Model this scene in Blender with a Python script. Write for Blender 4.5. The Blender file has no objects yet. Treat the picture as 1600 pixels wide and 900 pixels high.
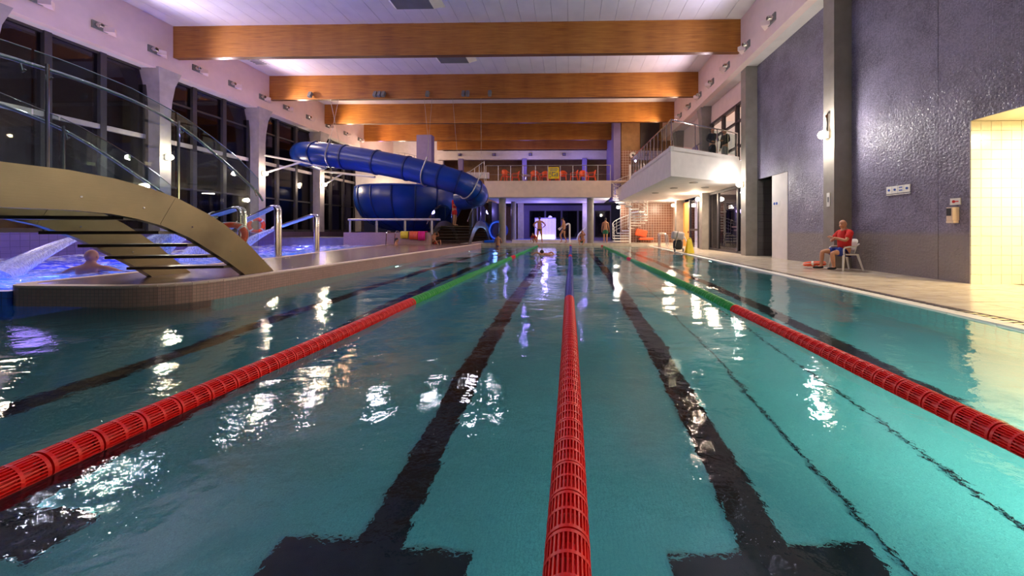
import bpy, bmesh, math, random
from mathutils import Vector, Matrix
random.seed(7)
S = bpy.context.scene
COL = S.collection
R = math.radians
PI = math.pi

# ------------------------------------------------------------------ camera, world, large lights, exposure
cam_d = bpy.data.cameras.new('camera'); cam = bpy.data.objects.new('camera', cam_d); COL.objects.link(cam)
cam.location = (0, 0, 1.1); cam.rotation_euler = (R(90), 0, R(1.2))
cam_d.sensor_width = 36; cam_d.lens = 540/1600*36
cam_d.shift_x = -79.7/1600; cam_d.shift_y = -89/1600
cam_d.clip_start = .05; cam_d.clip_end = 300
S.camera = cam
W = bpy.data.worlds.new('night'); S.world = W; W.use_nodes = True
W.node_tree.nodes['Background'].inputs[0].default_value = (.10, .085, .17, 1)
W.node_tree.nodes['Background'].inputs[1].default_value = .10
S.view_settings.view_transform = 'Standard'; S.view_settings.look = 'None'
S.view_settings.exposure = 0.0; S.view_settings.gamma = 1; S.view_settings.use_curve_mapping = False
S.cycles.max_bounces = 10; S.cycles.transparent_max_bounces = 12; S.cycles.sample_clamp_indirect = 6
S.cycles.caustics_reflective = False; S.cycles.caustics_refractive = True; S.cycles.blur_glossy = .5

def light(kind, name, loc, energy, color, size=.1, rot=None, aim=None, spot=None, size_y=None, shape=None):
    d = bpy.data.lights.new(name, kind); d.energy = energy; d.color = color
    if kind == 'AREA':
        d.size = size; d.shape = shape or ('RECTANGLE' if size_y else 'DISK')
        if size_y: d.size_y = size_y
    else: d.shadow_soft_size = size
    if spot: d.spot_size = R(spot); d.spot_blend = .8
    o = bpy.data.objects.new(name, d); COL.objects.link(o); o.location = loc
    if aim is not None:
        o.rotation_euler = (Vector(aim)-Vector(loc)).to_track_quat('-Z', 'Y').to_euler()
    elif rot: o.rotation_euler = rot
    return o
WARM = (1, .78, .55); LAV = (.80, .72, 1.0); PINK = (1, .74, .72); VIO = (.32, .26, 1.0); WHITE = (1, .95, .86)
# the fascia spotlights wash the ceiling of every bay and light the pool hall from both long sides
for i, y in enumerate((11.8, 17.4, 22.2, 26.8, 31)):
    c = [(.80, .74, 1), (1, .80, .90), (1, .74, .52), (1, .58, .32), (.5, .35, 1)][i]
    e = [330, 300, 270, 250, 60][i]
    for k in (-1.1, 1.1):
        light('SPOT', 'fascia_uplight', (-16.6, y+k, 8.45), e*.75, c, .10, aim=(-10, y+k, 10.6), spot=165)
        light('SPOT', 'fascia_uplight', (6.4, y+k, 8.45), e*.6, c, .10, aim=(0, y+k, 10.6), spot=165)
for y, e, c in ((2.5, 620, (.95, .85, 1)), (7.5, 520, (.96, .84, 1)), (12.5, 420, (1, .82, .80)), (18.5, 420, (1, .76, .58)), (23.2, 420, (1, .72, .50))):
    light('SPOT', 'fascia_downlight', (-17.2, y, 8.7), e, c, .12, aim=(2, y+1, 1.5), spot=150)
    if y not in (7.5, 12.5): light('SPOT', 'fascia_downlight', (6.9, y, 8.7), e*1.3, c, .12, aim=(-8, y+1, 0), spot=150)

# ------------------------------------------------------------------ helpers
class MB:
    def __init__(s): s.v = []; s.f = []
    def poly(s, vs, fs):
        b = len(s.v); s.v += [tuple(v) for v in vs]; s.f += [tuple(b+i for i in f) for f in fs]; return s
    def box(s, x0, x1, y0, y1, z0, z1):
        return s.poly([(x0,y0,z0),(x1,y0,z0),(x1,y1,z0),(x0,y1,z0),(x0,y0,z1),(x1,y0,z1),(x1,y1,z1),(x0,y1,z1)],
                      [(0,3,2,1),(4,5,6,7),(0,1,5,4),(1,2,6,5),(2,3,7,6),(3,0,4,7)])
    def cbox(s, c, d, M=None):
        x, y, z = d[0]/2, d[1]/2, d[2]/2
        P = [Vector((a*x, b*y, e*z)) for e in (-1, 1) for a, b in ((-1,-1),(1,-1),(1,1),(-1,1))]
        if M is not None: P = [M @ p for p in P]
        P = [p+Vector(c) for p in P]
        return s.poly(P, [(0,3,2,1),(4,5,6,7),(0,1,5,4),(1,2,6,5),(2,3,7,6),(3,0,4,7)])
    def bar(s, a, b, w, h=None):
        a = Vector(a); b = Vector(b); d = b-a; h = h or w
        q = d.to_track_quat('Z', 'Y').to_matrix()
        return s.cbox((a+b)/2, (w, h, d.length), q)
    def prism(s, poly, z0, z1):
        n = len(poly)
        vs = [(p[0], p[1], z0) for p in poly]+[(p[0], p[1], z1) for p in poly]
        return s.poly(vs, [tuple(range(n))[::-1], tuple(range(n, 2*n))]+[(i, (i+1) % n, n+(i+1) % n, n+i) for i in range(n)])
    def prism_x(s, poly, x0, x1):           # poly in (y,z)
        n = len(poly)
        vs = [(x0, p[0], p[1]) for p in poly]+[(x1, p[0], p[1]) for p in poly]
        return s.poly(vs, [tuple(range(n))[::-1], tuple(range(n, 2*n))]+[(i, (i+1) % n, n+(i+1) % n, n+i) for i in range(n)])
    def strip_x(s, up, lo, x0, x1):         # a plate between two curves in (y,z), thick in x
        n = len(up)
        for i in range(n-1):
            q = [lo[i], lo[i+1], up[i+1], up[i]]
            s.poly([(x0, a, b) for a, b in q]+[(x1, a, b) for a, b in q],
                   [(0,3,2,1),(4,5,6,7),(0,1,5,4),(2,3,7,6)]+([(3,0,4,7)] if i == 0 else [])+([(1,2,6,5)] if i == n-2 else []))
        return s
    def tube(s, pts, r, n=8, closed=False, caps=True):
        pts = [Vector(p) for p in pts]; m = len(pts)
        rs = r if isinstance(r, (list, tuple)) else [r]*m
        up = Vector((0,0,1)); b = len(s.v); prev = None
        for i, p in enumerate(pts):
            if closed: t = pts[(i+1) % m]-pts[i-1]
            else: t = pts[min(i+1, m-1)]-pts[max(i-1, 0)]
            t.normalize()
            if prev is None:
                a = up if abs(t.z) < .9 else Vector((1,0,0))
                x = t.cross(a).normalized()
            else: x = (prev-t*prev.dot(t)).normalized()
            prev = x; y = t.cross(x)
            for k in range(n):
                an = 2*PI*k/n; s.v.append(tuple(p+(x*math.cos(an)+y*math.sin(an))*rs[i]))
        for i in range(m if closed else m-1):
            j = (i+1) % m
            for k in range(n):
                l = (k+1) % n; s.f.append((b+i*n+k, b+i*n+l, b+j*n+l, b+j*n+k))
        if caps and not closed:
            s.f.append(tuple(b+k for k in range(n))[::-1]); s.f.append(tuple(b+(m-1)*n+k for k in range(n)))
        return s
    def lathe(s, prof, c=(0,0,0), n=16, M=None, a0=0, a1=2*PI):
        full = abs(a1-a0-2*PI) < 1e-6; b = len(s.v); c = Vector(c); k1 = n if full else n+1
        for r, z in prof:
            for k in range(k1):
                an = a0+(a1-a0)*k/n; p = Vector((r*math.cos(an), r*math.sin(an), z))
                if M is not None: p = M @ p
                s.v.append(tuple(p+c))
        for i in range(len(prof)-1):
            for k in range(n):
                l = (k+1) % k1; s.f.append((b+i*k1+k, b+i*k1+l, b+(i+1)*k1+l, b+(i+1)*k1+k))
        return s
    def ball(s, c, r, n=12, sc=(1,1,1)):
        pr = [(max(1e-4, math.sin(PI*i/(n//2+1)))*r, -math.cos(PI*i/(n//2+1))*r) for i in range(n//2+2)]
        return s.lathe(pr, c, n, Matrix.Diagonal((sc[0], sc[1], sc[2])))
    def merge(s, o, M=None):
        return s.poly([M @ Vector(v) for v in o.v] if M is not None else o.v, o.f)
    def mesh(s, name, m, smooth=False):
        me = bpy.data.meshes.new(name); me.from_pydata(s.v, [], s.f); me.materials.append(m); me.update()
        if smooth:
            me.polygons.foreach_set('use_smooth', [True]*len(me.polygons))
            try: me.set_sharp_from_angle(angle=R(40))
            except Exception: pass
        return me
    def build(s, name, m, parent=None, smooth=False, bevel=0):
        o = bpy.data.objects.new(name, s.mesh(name, m, smooth)); COL.objects.link(o)
        if bevel:
            bv = o.modifiers.new('bevel', 'BEVEL'); bv.width = bevel; bv.segments = 2; bv.limit_method = 'ANGLE'
        if parent is not None: attach(o, parent)
        return o
def rootmat(o):
    M = o.matrix_basis.copy()
    return rootmat(o.parent) @ o.matrix_parent_inverse @ M if o.parent else M
def attach(o, p):
    o.parent = p; o.matrix_parent_inverse = rootmat(p).inverted()
def tag(o, label=None, cat=None, group=None, kind=None):
    if label: o['label'] = label
    if cat: o['category'] = cat
    if group: o['group'] = group
    if kind: o['kind'] = kind
    return o
def thing(name, label, cat, loc=(0,0,0), group=None, kind=None):
    o = bpy.data.objects.new(name, None); COL.objects.link(o); o.location = loc; o.empty_display_size = .1
    return tag(o, label, cat, group, kind)
def inst(src, parent, loc, rotz=0, name=None, scale=None):
    c = src.copy(); COL.objects.link(c)
    c.parent = parent; c.matrix_parent_inverse = rootmat(parent).inverted() if parent else Matrix()
    c.location = loc; c.rotation_euler = (0, 0, rotz)
    if scale: c.scale = scale
    if name: c.name = name
    return c
def copy_tree(o, loc=None, rotz=None, label=None, parent=None):
    c = o.copy(); COL.objects.link(c)
    if parent is not None: c.parent = parent
    if loc is not None: c.location = loc
    if rotz is not None: c.rotation_euler = (0, 0, rotz)
    if label: c['label'] = label
    for ch in list(o.children): copy_tree(ch, parent=c)
    return c
def smoothpath(pts, n=6):
    P = [Vector(p) for p in pts]; out = []
    for i in range(len(P)-1):
        p0 = P[max(i-1, 0)]; p1 = P[i]; p2 = P[i+1]; p3 = P[min(i+2, len(P)-1)]
        for k in range(n):
            t = k/n
            out.append(.5*((2*p1)+(p2-p0)*t+(2*p0-5*p1+4*p2-p3)*t*t+(3*p1-p0-3*p2+p3)*t**3))
    out.append(P[-1]); return out
def rounded(pts, r=.1, n=5):
    P = [Vector(p) for p in pts]; out = [P[0]]
    for i in range(1, len(P)-1):
        a = (P[i-1]-P[i]); b = (P[i+1]-P[i]); ra = min(r, a.length*.5, b.length*.5)
        A = P[i]+a.normalized()*ra; B = P[i]+b.normalized()*ra
        for k in range(n+1):
            t = k/n; out.append((1-t)**2*A+2*t*(1-t)*P[i]+t*t*B)
    out.append(P[-1]); return out

# ------------------------------------------------------------------ materials
def newmat(name):
    m = bpy.data.materials.new(name); m.use_nodes = True; nt = m.node_tree
    return m, nt, nt.nodes['Principled BSDF']
def N(nt, t, **kw):
    n = nt.nodes.new(t)
    for k, v in kw.items():
        if k in n.inputs: n.inputs[k].default_value = v
        else: setattr(n, k, v)
    return n
def coords(nt, scale=(1,1,1), rot=(0,0,0)):
    t = nt.nodes.new('ShaderNodeNewGeometry'); mp = nt.nodes.new('ShaderNodeMapping')
    mp.inputs['Scale'].default_value = scale; mp.inputs['Rotation'].default_value = rot
    nt.links.new(t.outputs['Position'], mp.inputs['Vector']); return mp.outputs[0]
def ramp(nt, fac, stops):
    r = nt.nodes.new('ShaderNodeValToRGB'); e = r.color_ramp.elements
    e[0].position, e[0].color = stops[0][0], (*stops[0][1], 1)
    e[1].position, e[1].color = stops[-1][0], (*stops[-1][1], 1)
    for p, c in stops[1:-1]:
        q = e.new(p); q.color = (*c, 1)
    nt.links.new(fac, r.inputs[0]); return r.outputs[0]
def pm(name, c, rough=.5, metal=0, var=.12, scale=3, bump=0, bscale=40, vscale=(1,1,1), spec=None, **kw):
    m, nt, b = newmat(name); L = nt.links.new
    co = coords(nt, vscale)
    no = N(nt, 'ShaderNodeTexNoise', Scale=scale, Detail=4.0); L(co, no.inputs['Vector'])
    lo = tuple(x*(1-var) for x in c); hi = tuple(min(1, x*(1+var)) for x in c)
    L(ramp(nt, no.outputs[0], [(.3, lo), (.7, hi)]), b.inputs['Base Color'])
    b.inputs['Roughness'].default_value = rough; b.inputs['Metallic'].default_value = metal
    if spec is not None: b.inputs['Specular IOR Level'].default_value = spec
    if bump:
        n2 = N(nt, 'ShaderNodeTexNoise', Scale=bscale, Detail=3.0); L(co, n2.inputs['Vector'])
        bp = N(nt, 'ShaderNodeBump', Strength=bump, Distance=.01); L(n2.outputs[0], bp.inputs['Height']); L(bp.outputs[0], b.inputs['Normal'])
    for k, v in kw.items(): b.inputs[k.replace('_', ' ')].default_value = v
    return m
def em(name, c, strength):
    m, nt, b = newmat(name); b.inputs['Base Color'].default_value = (*c, 1)
    b.inputs['Emission Color'].default_value = (*c, 1); b.inputs['Emission Strength'].default_value = strength; return m
def tilemat(name, c, grout, size, axes, rough=.25, var=.15, gap=.06, bump=.3, rand=.25, pillow=0, ramp_z=None, spec=.5):
    """mosaic of square tiles; axes: which world axes run along the tile grid"""
    m, nt, b = newmat(name); L = nt.links.new
    g = nt.nodes.new('ShaderNodeNewGeometry'); sp = nt.nodes.new('ShaderNodeSeparateXYZ'); L(g.outputs['Position'], sp.inputs[0])
    mask = None; ids = []
    for a in axes:
        if a == 'u':
            um = N(nt, 'ShaderNodeMath', operation='MULTIPLY_ADD'); L(sp.outputs[0], um.inputs[0]); um.inputs[1].default_value = .8; L(sp.outputs[1], um.inputs[2]); ao = um.outputs[0]
        else: ao = sp.outputs[a]
        d = N(nt, 'ShaderNodeMath', operation='DIVIDE'); L(ao, d.inputs[0]); d.inputs[1].default_value = size
        f = N(nt, 'ShaderNodeMath', operation='FRACT'); L(d.outputs[0], f.inputs[0])
        fl = N(nt, 'ShaderNodeMath', operation='FLOOR'); L(d.outputs[0], fl.inputs[0]); ids.append(fl.outputs[0])
        s1 = N(nt, 'ShaderNodeMath', operation='SUBTRACT'); L(f.outputs[0], s1.inputs[0]); s1.inputs[1].default_value = .5
        ab = N(nt, 'ShaderNodeMath', operation='ABSOLUTE'); L(s1.outputs[0], ab.inputs[0])
        mr = N(nt, 'ShaderNodeMapRange'); L(ab.outputs[0], mr.inputs[0])
        mr.inputs[1].default_value = .5-gap*1.0; mr.inputs[2].default_value = .5-gap*.5; mr.inputs[3].default_value = 1; mr.inputs[4].default_value = 0
        if mask is None: mask = mr.outputs[0]
        else:
            mn = N(nt, 'ShaderNodeMath', operation='MINIMUM'); L(mask, mn.inputs[0]); L(mr.outputs[0], mn.inputs[1]); mask = mn.outputs[0]
    cb = nt.nodes.new('ShaderNodeCombineXYZ')
    for i, o in enumerate(ids): L(o, cb.inputs[i])
    wn = nt.nodes.new('ShaderNodeTexWhiteNoise'); wn.noise_dimensions = '3D'; L(cb.outputs[0], wn.inputs['Vector'])
    no = N(nt, 'ShaderNodeTexNoise', Scale=1.2, Detail=5.0); L(g.outputs['Position'], no.inputs['Vector'])
    mx = N(nt, 'ShaderNodeMath', operation='MULTIPLY_ADD'); L(wn.outputs[0], mx.inputs[0]); mx.inputs[1].default_value = rand; L(no.outputs[0], mx.inputs[2])
    lo = tuple(x*(1-var) for x in c); hi = tuple(min(1, x*(1+var)) for x in c)
    colr = ramp(nt, mx.outputs[0], [(.35, lo), (.85, hi)])
    if ramp_z:
        z0, z1, c2 = ramp_z
        mz = N(nt, 'ShaderNodeMapRange'); L(sp.outputs[2], mz.inputs[0]); mz.inputs[1].default_value = z0; mz.inputs[2].default_value = z1
        mc = N(nt, 'ShaderNodeMix', data_type='RGBA', blend_type='MIX'); L(mz.outputs[0], mc.inputs[0])
        mc.inputs[6].default_value = (*c2, 1); L(colr, mc.inputs[7]); colr = mc.outputs[2]
    mg = N(nt, 'ShaderNodeMix', data_type='RGBA'); L(mask, mg.inputs[0]); mg.inputs[6].default_value = (*grout, 1); L(colr, mg.inputs[7])
    L(mg.outputs[2], b.inputs['Base Color']); b.inputs['Roughness'].default_value = rough
    b.inputs['Specular IOR Level'].default_value = spec
    h = mask
    if pillow:
        v = N(nt, 'ShaderNodeTexVoronoi', Scale=pillow[0]); v.distance = 'CHEBYCHEV'; L(g.outputs['Position'], v.inputs['Vector'])
        n3 = N(nt, 'ShaderNodeTexNoise', Scale=pillow[0]*5, Detail=3.0); L(g.outputs['Position'], n3.inputs['Vector'])
        s2 = N(nt, 'ShaderNodeMath', operation='MULTIPLY_ADD'); L(v.outputs[0], s2.inputs[0]); s2.inputs[1].default_value = pillow[1]; L(mask, s2.inputs[2])
        s3 = N(nt, 'ShaderNodeMath', operation='MULTIPLY_ADD'); L(n3.outputs[0], s3.inputs[0]); s3.inputs[1].default_value = pillow[2]; L(s2.outputs[0], s3.inputs[2]); h = s3.outputs[0]
    if bump:
        bp = N(nt, 'ShaderNodeBump', Strength=bump, Distance=.01); L(h, bp.inputs['Height']); L(bp.outputs[0], b.inputs['Normal'])
    return m

M = {}
M['white'] = pm('white_plaster', (.72, .66, .64), .7, var=.05, bump=.1)
M['fascia'] = pm('fascia_plaster', (.80, .62, .59), .65, var=.04)
M['cream'] = pm('cream_plaster', (.78, .60, .47), .6, var=.05)
M['ceil'] = pm('ceiling_board', (.80, .76, .80), .6, var=.05, scale=1.5)
M['joint'] = pm('ceiling_joint', (.25, .22, .26), .8)
M['conc'] = pm('column_concrete', (.27, .24, .215), .55, var=.12, bump=.15)
M['concl'] = pm('column_light_concrete', (.42, .37, .36), .6, var=.12, bump=.15)
M['frame'] = pm('window_frame_metal', (.055, .05, .058), .45, .3)
M['dark'] = pm('dark_panel', (.03, .028, .035), .5)
M['steel'] = pm('stainless_steel', (.62, .60, .57), .22, 1, var=.06, scale=8)
M['chrome'] = pm('polished_steel', (.75, .73, .70), .12, 1, var=.04)
M['blue'] = pm('slide_blue_plastic', (.004, .036, .26), .3, var=.12, scale=1)
M['blued'] = pm('slide_seam_blue', (.004, .02, .14), .4)
M['blueg'] = pm('bright_blue_plastic', (.01, .12, .75), .3)
M['red'] = pm('red_fabric', (.55, .012, .01), .8, var=.15, scale=20)
M['redp'] = pm('float_red', (.86, .006, .003), .42, var=.08, scale=15)
M['greenp'] = pm('float_green', (.01, .42, .05), .35, var=.08, scale=15)
M['bluep'] = pm('float_blue', (.035, .06, .42), .35, var=.08, scale=15)
M['buoy'] = pm('lifebuoy_orange', (.85, .09, .02), .5)
M['orange'] = pm('orange_plastic', (.85, .12, .03), .5)
M['yellow'] = pm('yellow_plastic', (.85, .62, .02), .5)
M['magenta'] = pm('magenta_towel', (.8, .02, .22), .9)
M['whitep'] = pm('white_plastic', (.80, .77, .72), .4, var=.03)
M['skin'] = pm('skin', (.52, .24, .13), .55, var=.1, scale=8, Subsurface_Weight=.05)
M['skin2'] = pm('skin_tan', (.42, .18, .09), .55, var=.1, scale=8)
M['hair'] = pm('dark_hair', (.02, .013, .01), .7, bump=.4, bscale=80)
M['hairg'] = pm('grey_hair', (.35, .30, .26), .8)
M['black'] = pm('black_cloth', (.012, .012, .014), .8)
M['navy'] = pm('navy_shorts', (.015, .035, .26), .8)
M['green'] = pm('green_shorts', (.02, .16, .09), .8)
M['grey'] = pm('grey_plastic', (.18, .18, .18), .5)
M['signblue'] = pm('sign_blue', (.02, .08, .4), .5)
M['marble'] = None
M['bowlpipe'] = pm('galvanised_pipe', (.45, .43, .42), .4, .6)
M['terr'] = pm('terrace_stone', (.16, .13, .14), .4, var=.2, bump=.2)
M['orangew'] = pm('orange_wall', (.80, .33, .08), .6, var=.04)
M['purplew'] = pm('violet_wall', (.22, .18, .40), .6, var=.06)
M['wallx'] = pm('brown_wall', (.30, .17, .07), .7, var=.15)

M['mosaic'] = tilemat('blue_grey_mosaic', (.24, .215, .32), (.13, .12, .17), .026, (1, 2), rough=.22, var=.42, gap=.12, bump=.9, rand=.30,
                      pillow=(3.6, 2.2, 3.6), ramp_z=(.98, 1.12, (.33, .28, .27)))
M['platile'] = tilemat('platform_side_mosaic', (.42, .25, .20), (.26, .18, .15), .05, ('u', 2), rough=.3, var=.15, gap=.10, bump=.3)
M['plattop'] = tilemat('platform_top_tile', (.22, .14, .115), (.14, .10, .09), .2, (0, 1), rough=.22, var=.2, gap=.04, bump=.2)
M['nichetile'] = pm('white_wall_tile', (.85, .80, .62), .25, var=.03)
M['browntile'] = tilemat('brown_wall_tile', (.24, .10, .06), (.55, .42, .34), .2, (0, 1, 2), rough=.3, var=.15, gap=.08, bump=.2)
M['poolwall'] = tilemat('pool_wall_tile', (.04, .34, .36), (.03, .22, .24), .12, ('u', 2), rough=.3, var=.12, gap=.08, bump=.2)
M['poolfloor'] = tilemat('pool_floor_tile', (.085, .37, .415), (.05, .28, .32), .026, (0, 1), rough=.4, var=.18, gap=.16, bump=.25, rand=.1)
M['bluefloor'] = tilemat('blue_pool_tile', (.05, .16, .85), (.05, .12, .6), .12, (0, 1, 2), rough=.3, var=.2, gap=.08)
M['lane'] = pm('lane_line_black', (.005, .009, .014), .8, spec=.15, var=.3, scale=10)
M['purpletile'] = tilemat('violet_parapet_tile', (.16, .10, .15), (.09, .06, .09), .2, (1, 2), rough=.35, var=.12, gap=.05)
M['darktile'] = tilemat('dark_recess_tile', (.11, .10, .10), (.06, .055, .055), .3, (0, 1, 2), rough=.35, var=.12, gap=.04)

def make_wood():
    m, nt, b = newmat('glulam_wood'); L = nt.links.new
    co = coords(nt, (.35, 1, 9)); no = N(nt, 'ShaderNodeTexNoise', Scale=3.0, Detail=6.0, Roughness=.6); L(co, no.inputs['Vector'])
    w = N(nt, 'ShaderNodeTexNoise', Scale=1.0, Detail=2.0); L(coords(nt, (1.1, 1, .15)), w.inputs['Vector'])
    mx = N(nt, 'ShaderNodeMath', operation='MULTIPLY_ADD'); L(w.outputs[0], mx.inputs[0]); mx.inputs[1].default_value = .5; L(no.outputs[0], mx.inputs[2])
    col = ramp(nt, mx.outputs[0], [(.45, (.17, .05, .005)), (.72, (.40, .14, .015)), (1.0, (.55, .23, .035))])
    br = nt.nodes.new('ShaderNodeNewGeometry'); sp = nt.nodes.new('ShaderNodeSeparateXYZ'); L(br.outputs['Position'], sp.inputs[0])
    d = N(nt, 'ShaderNodeMath', operation='DIVIDE'); L(sp.outputs[2], d.inputs[0]); d.inputs[1].default_value = .065
    f = N(nt, 'ShaderNodeMath', operation='FRACT'); L(d.outputs[0], f.inputs[0])
    g = N(nt, 'ShaderNodeMath', operation='GREATER_THAN'); L(f.outputs[0], g.inputs[0]); g.inputs[1].default_value = .1
    mg = N(nt, 'ShaderNodeMix', data_type='RGBA'); L(g.outputs[0], mg.inputs[0]); mg.inputs[6].default_value = (.17, .055, .008, 1); L(col, mg.inputs[7])
    L(mg.outputs[2], b.inputs['Base Color']); b.inputs['Roughness'].default_value = .5
    return m
M['wood'] = make_wood()
def make_marble():
    m, nt, b = newmat('deck_tile_stone'); L = nt.links.new
    co = coords(nt, (1.0, 3.2, 1), (0, 0, R(20))); no = N(nt, 'ShaderNodeTexNoise', Scale=1.8, Detail=8.0, Roughness=.62, Distortion=.8); L(co, no.inputs['Vector'])
    L(ramp(nt, no.outputs[0], [(.3, (.46, .38, .30)), (.5, (.64, .54, .43)), (.72, (.76, .67, .56))]), b.inputs['Base Color'])
    b.inputs['Roughness'].default_value = .22
    return m
M['marble'] = make_marble()
def make_brass():
    m, nt, b = newmat('brushed_stringer_metal'); L = nt.links.new
    no = N(nt, 'ShaderNodeTexNoise', Scale=1.0, Detail=5.0); L(coords(nt, (1, 1, 1)), no.inputs['Vector'])
    n2 = N(nt, 'ShaderNodeTexNoise', Scale=30.0, Detail=2.0); L(coords(nt, (1, .2, 4)), n2.inputs['Vector'])
    L(ramp(nt, no.outputs[0], [(.3, (.15, .115, .068)), (.5, (.22, .172, .098)), (.8, (.30, .225, .12))]), b.inputs['Base Color'])
    b.inputs['Metallic'].default_value = .85
    mr = N(nt, 'ShaderNodeMapRange'); L(n2.outputs[0], mr.inputs[0]); mr.inputs[3].default_value = .28; mr.inputs[4].default_value = .42
    L(mr.outputs[0], b.inputs['Roughness'])
    bp = N(nt, 'ShaderNodeBump', Strength=.12, Distance=.01); L(n2.outputs[0], bp.inputs['Height']); L(bp.outputs[0], b.inputs['Normal'])
    return m
M['brass'] = make_brass()
def make_glass(name, tint=(.80, .88, .86), f=.5, rough=0.0):
    """clear sheet glass: fresnel reflection over a tinted see-through pane"""
    m = bpy.data.materials.new(name); m.use_nodes = True; nt = m.node_tree; nt.nodes.clear(); L = nt.links.new
    out = nt.nodes.new('ShaderNodeOutputMaterial'); mx = nt.nodes.new('ShaderNodeMixShader')
    tr = nt.nodes.new('ShaderNodeBsdfTransparent'); gl = nt.nodes.new('ShaderNodeBsdfGlossy'); lw = nt.nodes.new('ShaderNodeLayerWeight'); lw.inputs[0].default_value = .5
    pw = N(nt, 'ShaderNodeMath', operation='POWER'); L(lw.outputs['Facing'], pw.inputs[0]); pw.inputs[1].default_value = 5
    fr = N(nt, 'ShaderNodeMath', operation='MULTIPLY_ADD'); L(pw.outputs[0], fr.inputs[0]); fr.inputs[1].default_value = .94; fr.inputs[2].default_value = .05
    tr.inputs[0].default_value = (*tint, 1); gl.inputs['Roughness'].default_value = rough
    L(fr.outputs[0], mx.inputs[0]); L(tr.outputs[0], mx.inputs[1]); L(gl.outputs[0], mx.inputs[2]); L(mx.outputs[0], out.inputs[0]); return m
M['glass'] = make_glass('railing_glass')
M['pane'] = make_glass('window_glass', (.55, .52, .60), rough=.02)
def make_water(name, strength=.5, foam=None, tint=(.86, 1, .98), waves=((.9, .40), (4.2, .11), (14, .022), (45, .011))):
    m = bpy.data.materials.new(name); m.use_nodes = True; nt = m.node_tree; nt.nodes.clear(); L = nt.links.new
    out = nt.nodes.new('ShaderNodeOutputMaterial'); b = nt.nodes.new('ShaderNodeBsdfPrincipled')
    b.inputs['Base Color'].default_value = (*tint, 1); b.inputs['Roughness'].default_value = 0; b.inputs['IOR'].default_value = 1.333
    b.inputs['Transmission Weight'].default_value = 1
    h = None
    for sc, am in waves:
        n = N(nt, 'ShaderNodeTexNoise', Scale=sc, Detail=2.0, Roughness=.5, Distortion=.4); L(coords(nt, (1, 1.25, 1)), n.inputs['Vector'])
        a = N(nt, 'ShaderNodeMath', operation='MULTIPLY_ADD'); L(n.outputs[0], a.inputs[0]); a.inputs[1].default_value = am
        if h is None: a.inputs[2].default_value = 0
        else: L(h, a.inputs[2])
        h = a.outputs[0]
    bp = N(nt, 'ShaderNodeBump', Strength=strength, Distance=.1); L(h, bp.inputs['Height']); L(bp.outputs[0], b.inputs['Normal'])
    if foam:
        d = N(nt, 'ShaderNodeBsdfDiffuse'); d.inputs[0].default_value = (.8, .82, .95, 1)
        n = N(nt, 'ShaderNodeTexNoise', Scale=foam[0], Detail=6.0, Roughness=.7, Distortion=1.5); L(coords(nt, (1, 1.3, 1)), n.inputs['Vector'])
        mr = N(nt, 'ShaderNodeMapRange'); L(n.outputs[0], mr.inputs[0]); mr.inputs[1].default_value = foam[1]; mr.inputs[2].default_value = foam[1]+.1
        mr.inputs[4].default_value = foam[2]
        mx = nt.nodes.new('ShaderNodeMixShader'); L(mr.outputs[0], mx.inputs[0]); L(b.outputs[0], mx.inputs[1]); L(d.outputs[0], mx.inputs[2]); L(mx.outputs[0], out.inputs[0])
    else: L(b.outputs[0], out.inputs[0])
    return m
M['water'] = make_water('pool_water')
M['bwater'] = make_water('bubbling_blue_water', 1.0, foam=(2.6, .50, .85), tint=(.8, .9, 1), waves=((1.5, .5), (6, .3), (22, .06)))
def make_jet():
    m, nt, b = newmat('falling_water'); L = nt.links.new
    b.inputs['Base Color'].default_value = (.85, .88, 1, 1); b.inputs['Roughness'].default_value = .25
    n = N(nt, 'ShaderNodeTexNoise', Scale=14.0, Detail=4.0); L(coords(nt, (3, 3, .6)), n.inputs['Vector'])
    mr = N(nt, 'ShaderNodeMapRange'); L(n.outputs[0], mr.inputs[0]); mr.inputs[1].default_value = .3; mr.inputs[2].default_value = .7; mr.inputs[3].default_value = .22; mr.inputs[4].default_value = .85
    L(mr.outputs[0], b.inputs['Alpha']); return m
M['jet'] = make_jet()
M['tread'] = pm('tread_metal', (.12, .095, .075), .35, .6, var=.15)
M['lampw'] = em('lamp_globe', (1, .85, .62), 22)
M['lampv'] = em('lamp_violet', (.75, .65, 1), 12)
M['lampp'] = em('added_lamp_lens', (.6, 1, .9), 6)
M['litroom'] = em('lit_window_room', (1, .80, .50), 2.6)
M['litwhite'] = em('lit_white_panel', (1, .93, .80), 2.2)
M['litviolet'] = em('glowing_water_wall', (.55, .45, 1), 1.6)  # brightness of the water put in as emission, nothing lights it from behind

# ------------------------------------------------------------------ the setting: pool basin
def struct(name, o, label=None):
    o['kind'] = 'structure'
    if label: o['label'] = label
    return o
def edge_x(y): return 4.85+.036*y       # right-hand rim of the pool, slightly skewed
WD = -1.3
basin = struct('floor_pool', MB().box(-12.5, 7.2, -.8, 26, WD-.2, WD).build('floor', M['poolfloor']))
basin['label'] = 'teal mosaic floor of the lap pool under the water'
def lane(x, mb):
    mb.box(x-.13, x+.13, 1.9, 23.3, WD-.05, WD+.008)
    mb.box(x-.55, x+.55, 1.72, 2.0, WD-.05, WD+.009)
    mb.box(x-.55, x+.55, 23.2, 23.5, WD-.05, WD+.009)
for x in (-5.6+1.0, -3.35, -1.12, 1.12, 3.40):
    mb = MB(); lane(x, mb); mb.build('lane_line', M['lane'], basin)
for x in (1.78, 2.62):
    MB().box(x-.008, x+.008, -.8, 12, WD-.05, WD+.007).build('expansion_joint', M['lane'], basin)
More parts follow.
